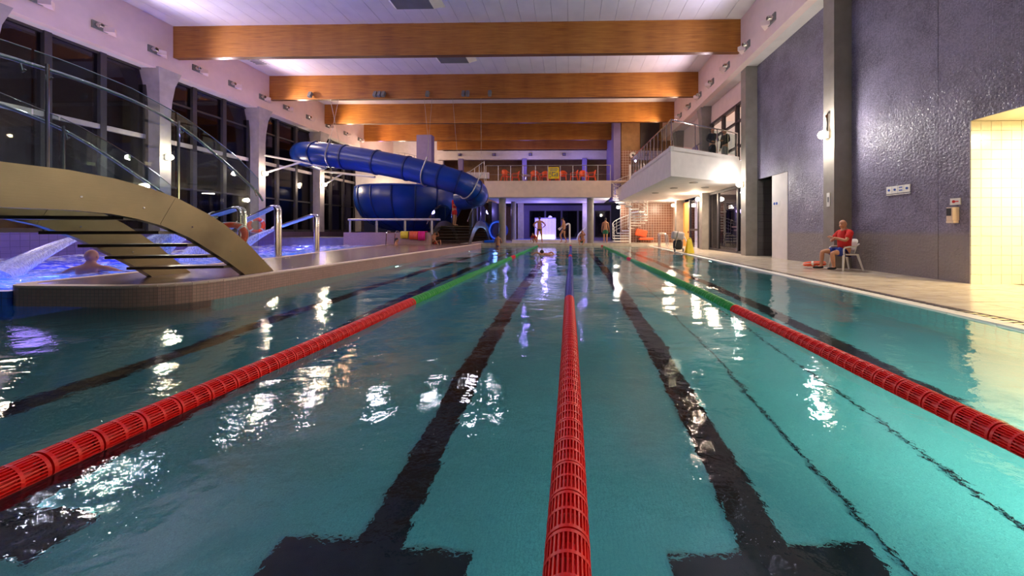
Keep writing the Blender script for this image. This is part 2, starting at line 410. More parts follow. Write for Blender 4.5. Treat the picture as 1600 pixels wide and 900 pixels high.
# pool walls
pw = struct('wall_pool', MB().box(-12.5, 7, -.9, -.6, WD, .0).build('wall_pool_near', M['poolwall']))
struct('x', MB().box(-7.2, 7.2, 25.5, 25.8, WD, -.02).build('wall_pool_far', M['poolwall']))
struct('x', MB().prism([(edge_x(-.8), -.8), (edge_x(25.6), 25.6), (edge_x(25.6)+.3, 25.6), (edge_x(-.8)+.3, -.8)], WD, .0).build('wall_pool_right', M['poolwall']))
struct('x', MB().box(-12.8, -12.5, -.8, 5.0, WD, .3).build('wall_pool_left', M['poolwall']))
# underwater lamps added in the pool walls to brighten the floor
lampp = None
NL = [0]
def added_pool_lamp(loc, aim, e, c=(.62, 1, .90), lens='lampp', cone=160):
    global lampp
    v = (Vector(aim)-Vector(loc)); v.z = 0; v.normalize(); q = v.to_track_quat('Z', 'Y').to_matrix()
    if lampp is None or lens != 'lampp':
        r = thing('added_underwater_lamp', 'added round underwater lamp set in the pool wall', 'lamp', (0,0,0), 'added underwater lamps in the pool walls')
        MB().lathe([(.13, 0), (.13, .02), (.16, .03), (.17, 0)], n=16).build('bezel', M['steel'], r, True)
        MB().lathe([(.001, .012), (.125, .01)], n=16).build('lens', M[lens], r)
        if lens == 'lampp': lampp = r
    else: r = copy_tree(lampp)
    NL[0] += 1; r['label'] = 'added round underwater lamp in the pool wall '+['nearest the camera on the right', 'on the right, abreast of the white door', 'on the right, abreast of the wet floor sign', 'on the right, abreast of the pool ladders',
      'on the near side left of the middle rope', 'on the near side right of the middle rope', 'on the near side right of the right rope', 'under the platform abreast of the tall spout', 'under the far part of the platform'][NL[0]-1]
    r.location = loc; r.rotation_euler = v.to_track_quat('Z', 'Y').to_euler()
    light('SPOT', 'underwater_fill', Vector(loc)+v*.06, e, c, .12, aim=Vector(loc)+v*3+Vector((0,0,-.55 if cone > 120 else -1.2)), spot=cone)
for y in (1.2, 13.2, 17, 21):
    added_pool_lamp((edge_x(y)-.01, y, -.45), (0, y, -.7), 300 if y < 3 else 50, (1, 1, .74) if y < 3 else (.4, .95, 1))
for x in (-1.2, 1.2, 3.6):
    added_pool_lamp((x, -.58, -.45), (x+(1 if x > 3 else 0), 4, -.7), {3.6: 2600, 1.2: 210, -1.2: 45}[x], (1, 1, .74) if x > 3 else (.36, .95, 1), cone=105 if x > 3 else 160)
for y in (11.2, 19.2):
    added_pool_lamp((-5.68, y, -.5), (0, y, -.7), 30)
# water
def grid(x0, x1, y0, y1, n, m, z, f=None):
    mb = MB(); vs = []
    for j in range(m+1):
        for i in range(n+1):
            x = x0+(x1-x0)*i/n; y = y0+(y1-y0)*j/m; vs.append((x, y, z+(f(x, y) if f else 0)))
    return mb.poly(vs, [(j*(n+1)+i, j*(n+1)+i+1, (j+1)*(n+1)+i+1, (j+1)*(n+1)+i) for j in range(m) for i in range(n)])
def wave(x, y):
    return .006*math.sin(1.9*x+.8*y)+.005*math.sin(-1.1*x+2.3*y+1)+.004*math.sin(3.7*x+2.9*y+2)
ws = grid(0, 1, -.6, 25.5, 110, 150, 0)
ws.v = [(-12.49+(edge_x(y)-.0+12.49)*u, y, wave(-12.49+17.5*u, y)) for u, y, z in ws.v]
ws = ws.build('pool_water', M['water'], None, True)
tag(ws, 'clear teal water surface of the lap pool', 'water', kind='stuff')

# ------------------------------------------------------------------ right deck
deck = thing('floor_deck_right', None, None, (0, 0, 0), kind='structure'); deck['label'] = 'cream stone pool deck along the right wall'
MB().prism([(edge_x(-1)+.30, -1), (edge_x(25.7)+.30, 25.7), (12, 25.7), (12, -1)], -.25, .012).build('screed', M['terr'], deck)
tile = None; ny = 0
y = .3
tw, tl = .56, .56
for i in range(6):
    for j in range(46):
        yc = .6+j*tl; 
        if yc > 25.4: continue
        x0 = 5.56+i*tw+ .036*yc*0
        xe = edge_x(yc)+.34
        a = x0 if i else xe; b_ = 5.56+(i+1)*tw-.012
        if b_-a < .08: continue
        o = MB().box(a, b_, yc-tl/2, yc+tl/2-.010, .0, .03+random.uniform(-.001, .001)).build('stone_tile', M['marble'], deck)
# coping: white rim strip then dark gutter grate
cop = MB()
ys = [-.8+i*.55 for i in range(49)]
for a, b_ in zip(ys[:-1], ys[1:]):
    q = [(edge_x(a)-.02, a), (edge_x(a)+.19, a), (edge_x(b_)+.19, b_-.01), (edge_x(b_)-.02, b_-.01)]
    MB().prism(q, -.06, .022).build('coping_stone', M['whitep'], deck)
gr = MB()
for a in [(-.8+.1*k) for k in range(262)]:
    gr.prism([(edge_x(a)+.20, a), (edge_x(a)+.33, a), (edge_x(a)+.33, a+.06), (edge_x(a)+.20, a+.06)], .0, .024)
g = gr.build('gutter_grate', M['steel'], deck); g['kind'] = 'stuff'
MB().prism([(edge_x(-.8)+.19, -.8), (edge_x(25)+.19, 25.4), (edge_x(25)+.34, 25.4), (edge_x(-.8)+.34, -.8)], -.08, -.02).build('gutter_channel', M['dark'], deck)
# near deck (behind and below the camera) and far deck
struct('x', MB().box(-13, 12, -4, -.9, -.3, .02).build('floor_deck_near', M['marble']))
fd = struct('x', MB().box(-7.0, 8.1, 25.5, 36, -.3, .2).build('floor_deck_far', M['marble']))

# ------------------------------------------------------------------ right wall with blue-grey mosaic
WX = 8.1
wr = thing('wall_right', None, None, (WX, 10, 0), kind='structure'); wr['label'] = 'tall wall of blue-grey mosaic panels beside the deck'
def panel(y0, y1, z0, z1):
    return MB().box(WX, WX+.12, y0+.006, y1-.006, z0+.004, z1-.004).build('mosaic_panel', M['mosaic'], wr)
MB().prism_x([(7.18, 0), (7.774, 0), (7.774, 8.4), (1.0, 8.4), (1.0, 3.334), (7.18, 3.334)], WX, WX+.12).build('mosaic_panel', M['mosaic'], wr)
panel(7.78, 10.35, 0, 8.4); panel(10.35, 13.05, 0, 8.4); panel(13.05, 15.2, 3.33, 8.4)
MB().box(WX+.11, WX+.4, 7.42, 13.05, 0, 8.4).build('backing', M['dark'], wr)
MB().box(WX+.10, WX+.4, -3, 7.18, 3.34, 8.4).build('backing', M['dark'], wr)
MB().box(WX+.10, WX+.4, 13.05, 15.3, 3.33, 8.4).build('backing', M['dark'], wr)
MB().box(WX-.0, WX+.12, -3, 1.0, 0, 8.4).build('mosaic_panel', M['mosaic'], wr)
# white door leaf and dark doorway beyond it
MB().box(WX-.02, WX+.06, 13.06, 14.02, .03, 3.31).build('door_1', M['white']); bpy.data.objects['door_1']['kind'] = 'structure'
bpy.data.objects['door_1']['label'] = 'plain white door leaf in the blue mosaic wall'
rec = thing('wall_doorway', None, None, (WX, 15, 0), kind='structure')
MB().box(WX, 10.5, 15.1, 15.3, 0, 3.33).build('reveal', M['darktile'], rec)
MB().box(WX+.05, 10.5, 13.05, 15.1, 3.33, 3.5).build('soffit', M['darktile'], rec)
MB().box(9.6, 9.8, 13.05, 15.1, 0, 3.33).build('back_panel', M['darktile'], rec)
# bright tiled side room
nr = thing('wall_side_room', None, None, (WX, 7, 0), kind='structure'); nr['label'] = 'brightly lit white tiled passage opening in the right wall'
t0 = None
for i in range(14):
    for j in range(17):
        x = WX+.0+i*.2; z = .03+j*.194
        if t0 is None:
            t0 = MB().box(-.097, .097, -.012, .012, 0, .188).build('white_tile', M['nichetile'], nr, bevel=0); t0.location = (x+.1, 7.17, z); t0.matrix_parent_inverse = rootmat(nr).inverted()
        else: inst(t0, nr, (x+.1, 7.17+random.uniform(-.0015, .0015), z))
MB().box(WX+.14, 12, 7.185, 7.4, -.1, 3.4).build('backing', M['white'], nr)
MB().box(WX+.02, 12, 1.0, 7.2, 3.33, 3.5).build('soffit', M['nichetile'], nr)
MB().box(10.9, 11.1, 1.0, 7.2, 0, 3.4).build('rear_panel', M['nichetile'], nr)
MB().box(WX, 11, .9, 1.0, 0, 3.4).build('end_panel', M['nichetile'], nr)
for yy in (5.9, 3.2):
    t = thing('ceiling_lamp', 'square lamp in the white tiled passage ceiling'+(' nearest its end wall' if yy > 5 else ' further from its end wall'), 'lamp', (9.4, yy, 3.3))
    MB().box(9.1, 9.7, yy-.3, yy+.3, 3.27, 3.335).build('housing', M['whitep'], t)
    MB().box(9.13, 9.67, yy-.27, yy+.27, 3.262, 3.272).build('diffuser', M['lampw'], t)
    light('AREA', 'passage_light', (9.4, yy, 3.25), 190, (1, .80, .45), .5, rot=(0, 0, 0))
# columns of the right side
def flared(y, x, wf, s, z0, z1, side, m, w=.42):
    # face toward the hall at x, flares toward the hall at its head
    d = side
    mb = MB()
    prof = [(0, z0), (0, z1-1.9), (.05, z1-1.3), (.18, z1-.6), (.45, z1)]
    for (a, za), (b_, zb) in zip(prof[:-1], prof[1:]):
        xa, xb = x-d*a*wf, x-d*b_*wf; wa, wb = w/2+a*wf*1.0, w/2+b_*wf*1.0
        mb.poly([(xa, y-wa, za), (xa, y+wa, za), (s, y+wa, za), (s, y-wa, za), (xb, y-wb, zb), (xb, y+wb, zb), (s, y+wb, zb), (s, y-wb, zb)],
                [(0,3,2,1),(4,5,6,7),(0,1,5,4),(1,2,6,5),(2,3,7,6),(3,0,4,7)])
    return mb.build('column', m)
for k, y in enumerate((10.33, 15.35, 20.3, 25.1)):
    o = flared(y, 7.6, 0 if k < 2 else .3, WX+.1, .0, 8.3, 1, M['conc']); o['kind'] = 'structure'
    o['label'] = ['grey square column behind the seated lifeguard', 'grey square column at the end of the balcony', 'grey column between glazed door and orange door', 'far grey column beyond the orange door'][k]
# fascia and soffit
struct('x', MB().box(7.3, 7.6, -1, 27.5, 8.2, 10.4).build('trim_fascia_right', M['fascia']))
struct('x', MB().box(7.4, 8.5, -1, 27.5, 8.25, 8.5).build('trim_soffit_right', M['white']))
struct('x', MB().box(-17.9, -17.6, -1, 34, 8.05, 10.4).build('trim_fascia_left', M['fascia']))
struct('x', MB().box(-18.9, -17.75, -1, 34, 8.06, 8.35).build('trim_soffit_left', M['white']))

# ------------------------------------------------------------------ ceiling boards and glulam beams
ce = thing('ceiling', None, None, (-5, 15, 10.2), kind='structure'); ce['label'] = 'pale ceiling of long boards between the timber beams'
MB().box(-18.2, 8.0, -1, 34, 10.24, 10.4).build('ceiling_deck', M['joint'], ce)
BY = [14.95, 19.85, 24.4, 29.1, 32.4]
bays = [(8.2, 14.95), (15.2, 19.85), (20.1, 24.4), (24.65, 29.1), (29.35, 32.4), (1.0, 8.2)]
pb = {}
for (a, b_) in bays:
    src = None
    for i in range(37):
        x = -17.6+i*.673
        if src is None:
            src = MB().box(.006, .667, a, b_, -.03, .05).build('ceiling_board', M['ceil'], ce); src.location = (x, 0, 10.2); src.matrix_parent_inverse = rootmat(ce).inverted()
        else: inst(src, ce, (x, 0, 10.2+random.uniform(-.003, .003)))
for i, y in enumerate(BY):
    x0, x1 = (-17.6, 7.3) if i < 3 else (-17.6, 4.1)
    if i == 4: x0, x1 = -12.6, 4.1
    o = MB().box(x0, x1, y, y+.24, 8.78, 10.19).build('glulam_beam', M['wood'], bevel=.01)
    o['kind'] = 'structure'; o['label'] = ['nearest and longest timber beam across the hall', 'second timber beam with floodlights hung on it', 'third timber beam from the front', 'fourth timber beam, above the blue slide', 'fifth and farthest darker timber beam'][i]
# ceiling vents
def vent(x, y, s, lab):
    t = thing('ceiling_vent', lab, 'vent', (x, y, 10.15))
    MB().poly([(x-s, y-.9, 10.17), (x+s, y-.9, 10.17), (x+s, y+.7, 10.17), (x-s, y+.7, 10.17), (x-s*.7, y-.6, 9.85), (x+s*.7, y-.6, 9.85), (x+s*.7, y+.3, 9.85), (x-s*.7, y+.3, 9.85)],
              [(0,1,5,4),(1,2,6,5),(2,3,7,6),(3,0,4,7)]).build('hood', M['whitep'], t)
    MB().box(x-s*.7, x+s*.7, y-.6, y+.3, 9.85, 9.88).build('grille', M['grey'], t)
vent(-6.1, 13.2, 1.05, 'pyramid ceiling vent in front of the nearest beam')
vent(-6.0, 17.6, 1.05, 'pyramid ceiling vent between first and second beam')
for x, y, l in ((-16.7, 18.0, 'flat ceiling grille behind the nearest beam at left'), (-16.4, 12.0, 'flat ceiling grille above the near left windows'), (6.4, 13.0, 'flat ceiling grille near the right fascia')):
    t = thing('ceiling_grille', l, 'vent', (x, y, 10.17))
    MB().box(x-.35, x+.35, y-.5, y+.5, 10.14, 10.17).build('grille_frame', M['whitep'], t)
    for k in range(6): MB().box(x-.3, x+.3, y-.45+k*.15, y-.39+k*.15, 10.125, 10.14).build('slat', M['grey'], t)

# ------------------------------------------------------------------ left glazing, columns, terrace
GX = -18.35
struct('x', MB().box(-19.5, -17.45, -1, 36, .0, 1.05).build('floor_terrace', M['purpletile']))
bpy.data.objects['floor_terrace']['label'] = 'low violet tiled terrace under the left windows'
LC = [5.3, 10.05, 14.75, 19.5, 24.3, 29.1]
for k, y in enumerate(LC):
    o = flared(y, -17.7, .5, GX-.2, 1.05, 8.1, -1, M['concl']); o['kind'] = 'structure'
for k in range(5):
    a, b_ = LC[k]+.2, LC[k+1]-.2
    w = thing('window_%d' % (k+1), None, None, (GX, a, 1.05), kind='structure'); w['label'] = 'tall dark window bay %d columns from the front at left' % (k+1)
    h = (b_-a)/3
    MB().box(GX-.08, GX+.08, a, b_, 1.05, 1.2).build('sill', M['frame'], w)
    MB().box(GX-.08, GX+.08, a, b_, 7.98, 8.1).build('head_rail', M['frame'], w)
    zs = [1.2, 3.1, 5.16] + ([7.0] if k > 1 else []) + [8.0]
    for j in range(4):
        yy = a+j*h
        MB().box(GX-.2, GX+.14, yy-.09, yy+.09, 1.05, 8.08).build('mullion', M['frame'], w)
    for z in zs[1:-1]:
        MB().box(GX-.05, GX+(.12 if z == 5.16 else .07), a, b_, z-(.09 if z == 5.16 else .04), z+(.09 if z == 5.16 else .04)).build('transom', M['concl'] if z == 5.16 else M['frame'], w)
    for j in range(3):
        for z0, z1 in zip(zs[:-1], zs[1:]):
            MB().box(GX-.02, GX, a+j*h+.09, a+(j+1)*h-.09, z0, z1).build('pane', M['pane'], w)
# night outside the glass: dark wall and ground added to keep the panes dark
struct('x', MB().box(-26, -25.6, -4, 36, -1, 9).build('wall_outside', M['dark']))
struct('x', MB().box(-26, -18.9, -4, 36, -1.2, -1).build('floor_outside', M['dark']))
# fascia jet nozzle lights
def fixture(side):
    t = thing('fascia_spotlight', 'x', 'spotlight', (0,0,0), 'spotlights along the left fascia' if side < 0 else 'spotlights along the right fascia')
    s = -side
    MB().box(0, s*.05, -.22, .22, -.14, .14).build('backplate', M['grey'], t)
    q = Matrix.Rotation(R(90)*s, 3, 'Y')
    bar_ = MB().lathe([(.001, .24), (.07, .24), (.085, .22), (.085, 0)], (0, -.08, 0), 12, q); bar_ = bar_.build('barrel', M['steel'], t, True)
    MB().lathe([(.001, .245), (.05, .244)], (0, -.08, 0), 10, q).build('lens', M['dark'], bar_)
    MB().poly([(0, .05, .12), (s*.3, .22, .06), (s*.3, .22, -.10), (0, .05, -.14), (0, .5, .12), (0, .5, -.14)], [(0,1,2,3),(1,4,5,2),(0,4,1),(3,2,5)]).build('shade', M['fascia'], t)
    return t
ord_ = ['first', 'second', 'third', 'fourth', 'fifth', 'sixth', 'seventh', 'eighth', 'ninth', 'tenth', 'eleventh', 'twelfth']
for side, x, ysl in ((-1, -17.6, [10.94, 12.55, 14.24, 15.94, 17.64, 19.4, 21.05, 22.88, 24.72, 26.7, 28.5]), (1, 7.3, [12.63, 14.39, 16.19, 17.92, 19.6, 21.3, 23.0])):
    p = None
    for i, y in enumerate(ysl):
        o = fixture(side) if p is None else copy_tree(p)
        p = p or o
        o.location = (x, y, 8.74); o['label'] = '%s spotlight from the front along the %s fascia' % (ord_[i], 'left' if side < 0 else 'right')
# wall lamps on columns
def column_lamp(loc, lab, e, c=WARM, d=1, stem=0):
    t = thing('wall_lamp', lab, 'lamp', loc)
    x, y, z = loc
    MB().box(x, x+d*.05, y-.06, y+.06, z-.1, z+.1+stem).build('bracket', M['steel'], t)
    MB().ball((x+d*.17, y, z), .125, 14).build('globe', M['lampw'], t, True)
    if stem: MB().tube([(x+d*.08, y, z+.1), (x+d*.08, y, z+stem)], .02, 8).build('stem', M['whitep'], t, True)
    light('POINT', 'wall_lamp_light', (x+d*.30, y, z), e*1.3, c, .12)
column_lamp((-17.68, 14.75, 4.33), 'glowing lamp on the left column seen through the glass railing', 240)
column_lamp((-17.68, 19.5, 4.4), 'glowing lamp on the left column beside the slide strut', 240)
column_lamp((-17.68, 24.3, 4.4), 'glowing lamp on the left column behind the slide strut', 240)
column_lamp((-17.68, 10.05, 4.33), 'glowing lamp on the left column behind the bridge', 240)
column_lamp((-17.68, 28.9, 7.2), 'glowing lamp high beside the slide walkway', 200)
column_lamp((7.6, 10.33, 3.93), 'bright lamp on the column above the seated lifeguard', 300, WHITE, -1, .5)
column_lamp((7.6, 15.35, 3.15), 'bright lamp on the column at the balcony corner', 220, WHITE, -1)
column_lamp((7.6, 20.3, 2.95), 'bright lamp under the balcony by the glazed door', 160, WARM, -1)
column_lamp((7.6, 25.1, 2.95), 'bright lamp under the balcony by the brown tiles', 160, WARM, -1)
column_lamp((3.9, 27.0, 2.95), 'bright lamp beside the spiral stair under the mezzanine', 130, WHITE, -1)
# floodlights hung on the second beam
for i, (x, w) in enumerate(((-15.04, 1), (-11.0, 3), (-8.2, 1), (-6.0, 2), (-4.6, 1))):
    t = thing('beam_floodlight', ['grey floodlight on the second beam, nearest the left fascia', 'cluster of three grey floodlights on the second beam', 'small grey floodlight right of the cluster on the second beam', 'pair of grey floodlights on the second beam', 'small grey floodlight right of the pair on the second beam'][i], 'floodlight', (x, 19.8, 9.0))
    for k in range(w):
        xx = x+(k-(w-1)/2)*.24
        MB().cbox((xx, 19.68, 8.98), (.18, .16, .34), Matrix.Rotation(R(-25), 3, 'X')).build('housing', M['grey'], t, bevel=.01)
        MB().box(xx-.02, xx+.02, 19.7, 19.86, 9.1, 9.14).build('bracket', M['steel'], t)
        MB().cbox((xx, 19.61, 8.90), (.13, .02, .13), Matrix.Rotation(R(-65), 3, 'X')).build('lens', M['lampv'], t)
        light('SPOT', 'beam_fill_spot', (xx, 19.5, 8.8), 170, (.92, .86, 1), .16, aim=(xx*.8+1, 12, 0), spot=75)  # fill spot added at the floodlight for highlights on the pool

# ------------------------------------------------------------------ platform, blue pool
PL = [(-7.7, 4.86), (-6.5, 4.84), (-6.1, 4.95), (-5.82, 5.3), (-5.7, 5.9), (-5.68, 8), (-5.7, 22), (-6.9, 22), (-6.9, 34), (-14.0, 34), (-12.2, 26), (-11.25, 22), (-9.6, 12.9), (-8.95, 10.35), (-8.6, 7.4), (-8.5, 5.8), (-8.4, 5.3), (-8.1, 4.98)]
def soft(poly, rr):
    n = len(poly); P = [Vector((a, b, 0)) for a, b in poly]; out = []
    for i in range(n):
        a = P[i-1]-P[i]; b = P[(i+1) % n]-P[i]; ra = min(rr, a.length*.45, b.length*.45)
        A = P[i]+a.normalized()*ra; B = P[i]+b.normalized()*ra
        if a.angle(b) > R(172): out.append((P[i].x, P[i].y)); continue
        for k in range(7):
            t = k/6; q = (1-t)**2*A+2*t*(1-t)*P[i]+t*t*B; out.append((q.x, q.y))
    return out
PL = [(-8.45, 4.86), (-5.68, 4.84), (-5.7, 22), (-6.9, 22), (-6.9, 34), (-14.0, 34), (-12.2, 26), (-11.25, 22), (-9.6, 12.9), (-8.95, 10.35), (-8.6, 7.4)]
inner = [(-8.27, 5.02), (-5.85, 5.0), (-5.86, 21.85), (-7.0, 21.85), (-7.0, 34), (-13.8, 34), (-12.0, 26), (-11.05, 22), (-9.42, 12.9), (-8.77, 10.35), (-8.42, 7.4)]
def softp(p, big):
    o = []
    n = len(p)
    for i in range(n):
        rr = {0: .55, 1: .95}.get(i, 0)
        P0 = Vector(p[i]); 
        if not rr: o.append(tuple(P0)); continue
        A = P0+(Vector(p[i-1])-P0).normalized()*(rr-big); B = P0+(Vector(p[(i+1) % n])-P0).normalized()*(rr-big)
        if i == 1: A = P0+(Vector(p[i-1])-P0).normalized()*(rr-big)*1.1
        for k in range(9):
            t = k/8; q = (1-t)**2*A+2*t*(1-t)*P0+t*t*B; o.append(tuple(q))
    return o
PL = softp(PL, 0); inner = softp(inner, .12)
pf = thing('floor_platform', None, None, (-7, 5, 0), kind='structure'); pf['label'] = 'raised tiled platform between the lap pool and the blue pool'
MB().prism(PL, -.03, .28).build('platform_body', M['platile'], pf, bevel=0)
cx_ = sum(p[0] for p in PL)/len(PL)
# rim stones around the platform edge, then the tile field
for i in range(len(PL)):
    a, b_, c, d = PL[i], PL[(i+1) % len(PL)], inner[(i+1) % len(PL)], inner[i]
    n = max(1, round((Vector(a)-Vector(b_)).length/.6))
    if n == 1 and i % 2 and (Vector(a)-Vector(b_)).length < .2: pass
    for k in range(n):
        t0_, t1_ = k/n, (k+1)/n
        L_ = lambda p, q, t: (p[0]+(q[0]-p[0])*t, p[1]+(q[1]-p[1])*t)
        if (Vector(a)-Vector(b_)).length < .05: continue
        e_ = .006/max(.1, (Vector(a)-Vector(b_)).length)
        MB().prism([L_(a, b_, t0_), L_(a, b_, t1_-e_), L_(d, c, t1_-e_), L_(d, c, t0_)], .27, .305).build('rim_stone', M['cream'], pf)
MB().prism(inner, .2, .298).build('tile_field', M['plattop'], pf)
MB().box(-8.1, -6.3, 5.6, 21.5, WD, -.03).build('pier', M['darktile'], pf)
MB().box(-5.95, -5.9, 5.6, 22, WD, -.03).build('pool_side_panel', M['poolwall'], pf)
dr = MB()
for a, b_ in (((-8.25, 6.5), (-8.6, 10.3)), ((-8.6, 10.3), (-9.2, 12.9)), ((-9.2, 12.9), (-10.7, 22))):
    dr.prism([a, (a[0]+.06, a[1]), (b_[0]+.06, b_[1]), b_], .29, .304)
dr.build('drain_slot', M['steel'], pf)
# blue pool
BW = .26
bf = MB().box(-17.6, -8.0, 4.9, 23, -1.45, -1.35).build('floor_blue_pool', M['bluefloor']); struct('x', bf)
struct('x', MB().box(-17.6, -8.2, 4.86, 5.02, -1.4, .22).build('wall_blue_pool_near', M['bluefloor']))
struct('x', MB().prism([(-8.5, 5.0), (-8.6, 7.4), (-8.95, 10.35), (-9.6, 12.9), (-11.3, 22.2), (-11.0, 22.2), (-9.3, 12.9), (-8.7, 10.35), (-8.3, 7.4), (-8.2, 5)], -1.4, -.03).build('wall_blue_pool_right', M['bluefloor']))
struct('x', MB().box(-17.62, -17.42, 4.86, 23, -1.4, .5).build('wall_blue_pool_left', M['purpletile']))
def bwave(x, y): return .025*math.sin(3.1*x+1.7*y)*math.sin(2.3*y-1.3*x)+.015*math.sin(7*x+5*y)
bs = grid(-17.4, -8.35, 5.03, 20.1, 90, 120, BW, bwave)
# keep the water outside the platform
def plat_x(y):
    pts = [(5.0, -8.45), (7.4, -8.58), (10.35, -8.93), (12.9, -9.58), (22, -11.23), (26, -12.2)]
    for (ya, xa), (yb, xb) in zip(pts[:-1], pts[1:]):
        if y <= yb: return xa+(xb-xa)*(y-ya)/(yb-ya)
    return -12
bs.v = [(-17.4+(x+17.4)/(9.05)*(plat_x(y)+17.4), y, z) for x, y, z in bs.v]
bs = bs.build('blue_pool_water', M['bwater'], None, True); tag(bs, 'bubbling blue-lit water of the leisure pool behind the platform', 'water', kind='stuff')
for x, y in ((-15.5, 7), (-12.5, 9), (-14.5, 12.5), (-11.5, 13.5), (-13.5, 17), (-15.5, 20), (-10.2, 6.5)):
    light('POINT', 'blue_pool_light', (x, y, -.6), 330, (.10, .16, 1), .12)
for x, y in ((-12, 7.5), (-13, 12), (-12.5, 17)):
    light('POINT', 'blue_pool_glow', (x, y, .9), 14, (.35, .25, 1), .25)

# ------------------------------------------------------------------ arched bridges
UP = [(3.0, 1.79), (3.64, 1.835), (4.0, 1.83), (4.41, 1.79), (4.80, 1.71), (5.12, 1.61), (5.59, 1.38), (5.85, 1.22), (6.08, 1.04), (6.35, .81), (6.57, .58), (6.85, .30)]
LO = [(3.0, 1.33), (3.64, 1.36), (4.0, 1.365), (4.37, 1.34), (4.66, 1.28), (4.92, 1.20), (5.3, 1.01), (5.50, .87), (5.74, .70), (5.93, .56), (6.10, .42), (6.24, .30)]
HR = [(3.64, 2.96), (4.0, 2.98), (4.43, 2.95), (4.80, 2.89), (5.19, 2.77), (5.59, 2.56), (6.1, 2.22), (6.57, 1.88), (6.72, 1.70)]
GT = [(3.64, 3.12), (4.0, 3.13), (4.6, 3.07), (5.28, 2.88), (5.7, 2.68), (6.1, 2.46), (6.40, 2.24), (6.57, 2.1)]
YC = 3.75
def mir(pts, lo=None):
    q = [p for p in pts if p[0] >= YC]
    return [(2*YC-p[0], p[1]) for p in q[::-1]]+q
def interp(pts, y):
    if y <= pts[0][0]: return pts[0][1]
    for (a, za), (b_, zb) in zip(pts[:-1], pts[1:]):
        if y <= b_: return za+(zb-za)*(y-a)/(b_-a)
    return pts[-1][1]
def bridge(dx, dy, w, lab, dsc=0, detail=True, foot=.3):
    t = thing('arched_bridge', lab, 'bridge', (-6+dx, YC+dy, foot))
    xr, xl = -6.0+dx, -6.0-w+dx
    up, lo = mir(UP), mir(LO)
    for x, sh, nm in ((xr, 0, 'r'), (xl, -.30, 'l')):
        u = [(y+dy+sh, z) for y, z in up]; l = [(y+dy+sh, z) for y, z in lo]
        # split: main arch and end piece with a visible weld seam
        for lo_i, hi_i in ((0, 5), (5, len(u)-7), (len(u)-7, len(u)-1)):
            uu = [list(p) for p in u[lo_i:hi_i+1]]; ll = [list(p) for p in l[lo_i:hi_i+1]]
            if hi_i < len(u)-1: uu[-1][0] -= .006; ll[-1][0] -= .006
            st = MB().strip_x(uu, ll, x-.02, x+.02)
            st.strip_x([(a, b-.0) for a, b in ll], [(a, b-.015) for a, b in ll], x-.07, x+.03)
            sto = st.build('stringer', M['brass'], t)
        if detail:
            for k in range(4):
                yy = 4.1+k*.62
                MB().lathe([(.001, .008), (.012, .008), (.014, 0)], (x+.02, yy+dy+sh, (interp(UP, yy)*.35+interp(LO, yy)*.65)), 8, Matrix.Rotation(R(90), 3, 'Y')).build('bolt_cap', M['chrome'], sto)
        # handrail + glass
        hr = mir(HR); gt = mir(GT); e = .16 if nm == 'l' else 0
        ysample = [YC-2.82+i*(5.64/28) for i in range(29)]
        for seg in range(4):
            ys_ = [YC-2.82+seg*1.41+.01+i*(1.39/8) for i in range(9)]
            g_u = [(y+dy+sh, interp(gt, y)-e) for y in ys_]; g_l = [(y+dy+sh, interp(up, y)-.12) for y in ys_]
            MB().strip_x(g_u, g_l, x-.036, x-.024).build('glass_panel', M['glass'], t)
            MB().tube([(x-.03, y, z) for y, z in g_u], .007, 5).build('glass_edge', M['chrome'], t)
        hrail = MB().tube(smoothpath([(x-.09, y+dy+sh, z-e) for y, z in hr], 3), .022, 10).build('handrail', M['chrome'], t, True)
        for y in [YC+o for o in (-1.55, -.05, .15, 1.41+.1, 2.8)]:
            if detail:
                z = interp(hr, y)-e
                MB().tube([(x-.03, y+dy+sh, z-.09), (x-.06, y+dy+sh, z-.12), (x-.09, y+dy+sh, z-.02)], .010, 6).build('rail_bracket', M['chrome'], hrail, True)
        for y in (YC+.12, YC+1.41+.05):
            MB().tube([(x-.045, y+dy+sh, interp(up, y)-.1), (x-.045, y+dy+sh, interp(gt, y)-.1-e)], .016, 8).build('post', M['chrome'], t, True)
    # treads
    zt = [.5, .7, .9, 1.1, 1.3]; yt = [6.05, 5.78, 5.48, 5.10, 4.70]
    tb = MB().box(-w+.02, -.02, -.17, .17, -.045, 0)
    first = None
    for sgn in (1, -1):
        for z, y in zip(zt, yt):
            yy = YC+sgn*(y-YC)+dy
            vs = [(xl+.02, yy-.17-.30, z-.045), (xr-.02, yy-.17, z-.045), (xr-.02, yy+.17, z-.045), (xl+.02, yy+.17-.30, z-.045)]
            MB().poly(vs+[(a, b, c+.045) for a, b, c in vs], [(0,3,2,1),(4,5,6,7),(0,1,5,4),(1,2,6,5),(2,3,7,6),(3,0,4,7)]).build('tread', M['tread'], t)
    vs = [(xl+.02, YC+dy-.85-.3, 1.40), (xr-.02, YC+dy-.85, 1.40), (xr-.02, YC+dy+.85, 1.40), (xl+.02, YC+dy+.85-.3, 1.40)]
    MB().poly(vs+[(a, b, c+.06) for a, b, c in vs], [(0,3,2,1),(4,5,6,7),(0,1,5,4),(1,2,6,5),(2,3,7,6),(3,0,4,7)]).build('landing', M['brass'], t)
    return t
bridge(0, 0, 1.38, 'large arched metal footbridge with glass railings in the left foreground')
struct('x', MB().box(-9, -5.3, -.9, 1.3, -.1, .3).build('floor_bridge_landing', M['platile']))
bridge(-.5, 21.25, 2.5, 'far arched metal footbridge on the platform below the blue slide', detail=False)

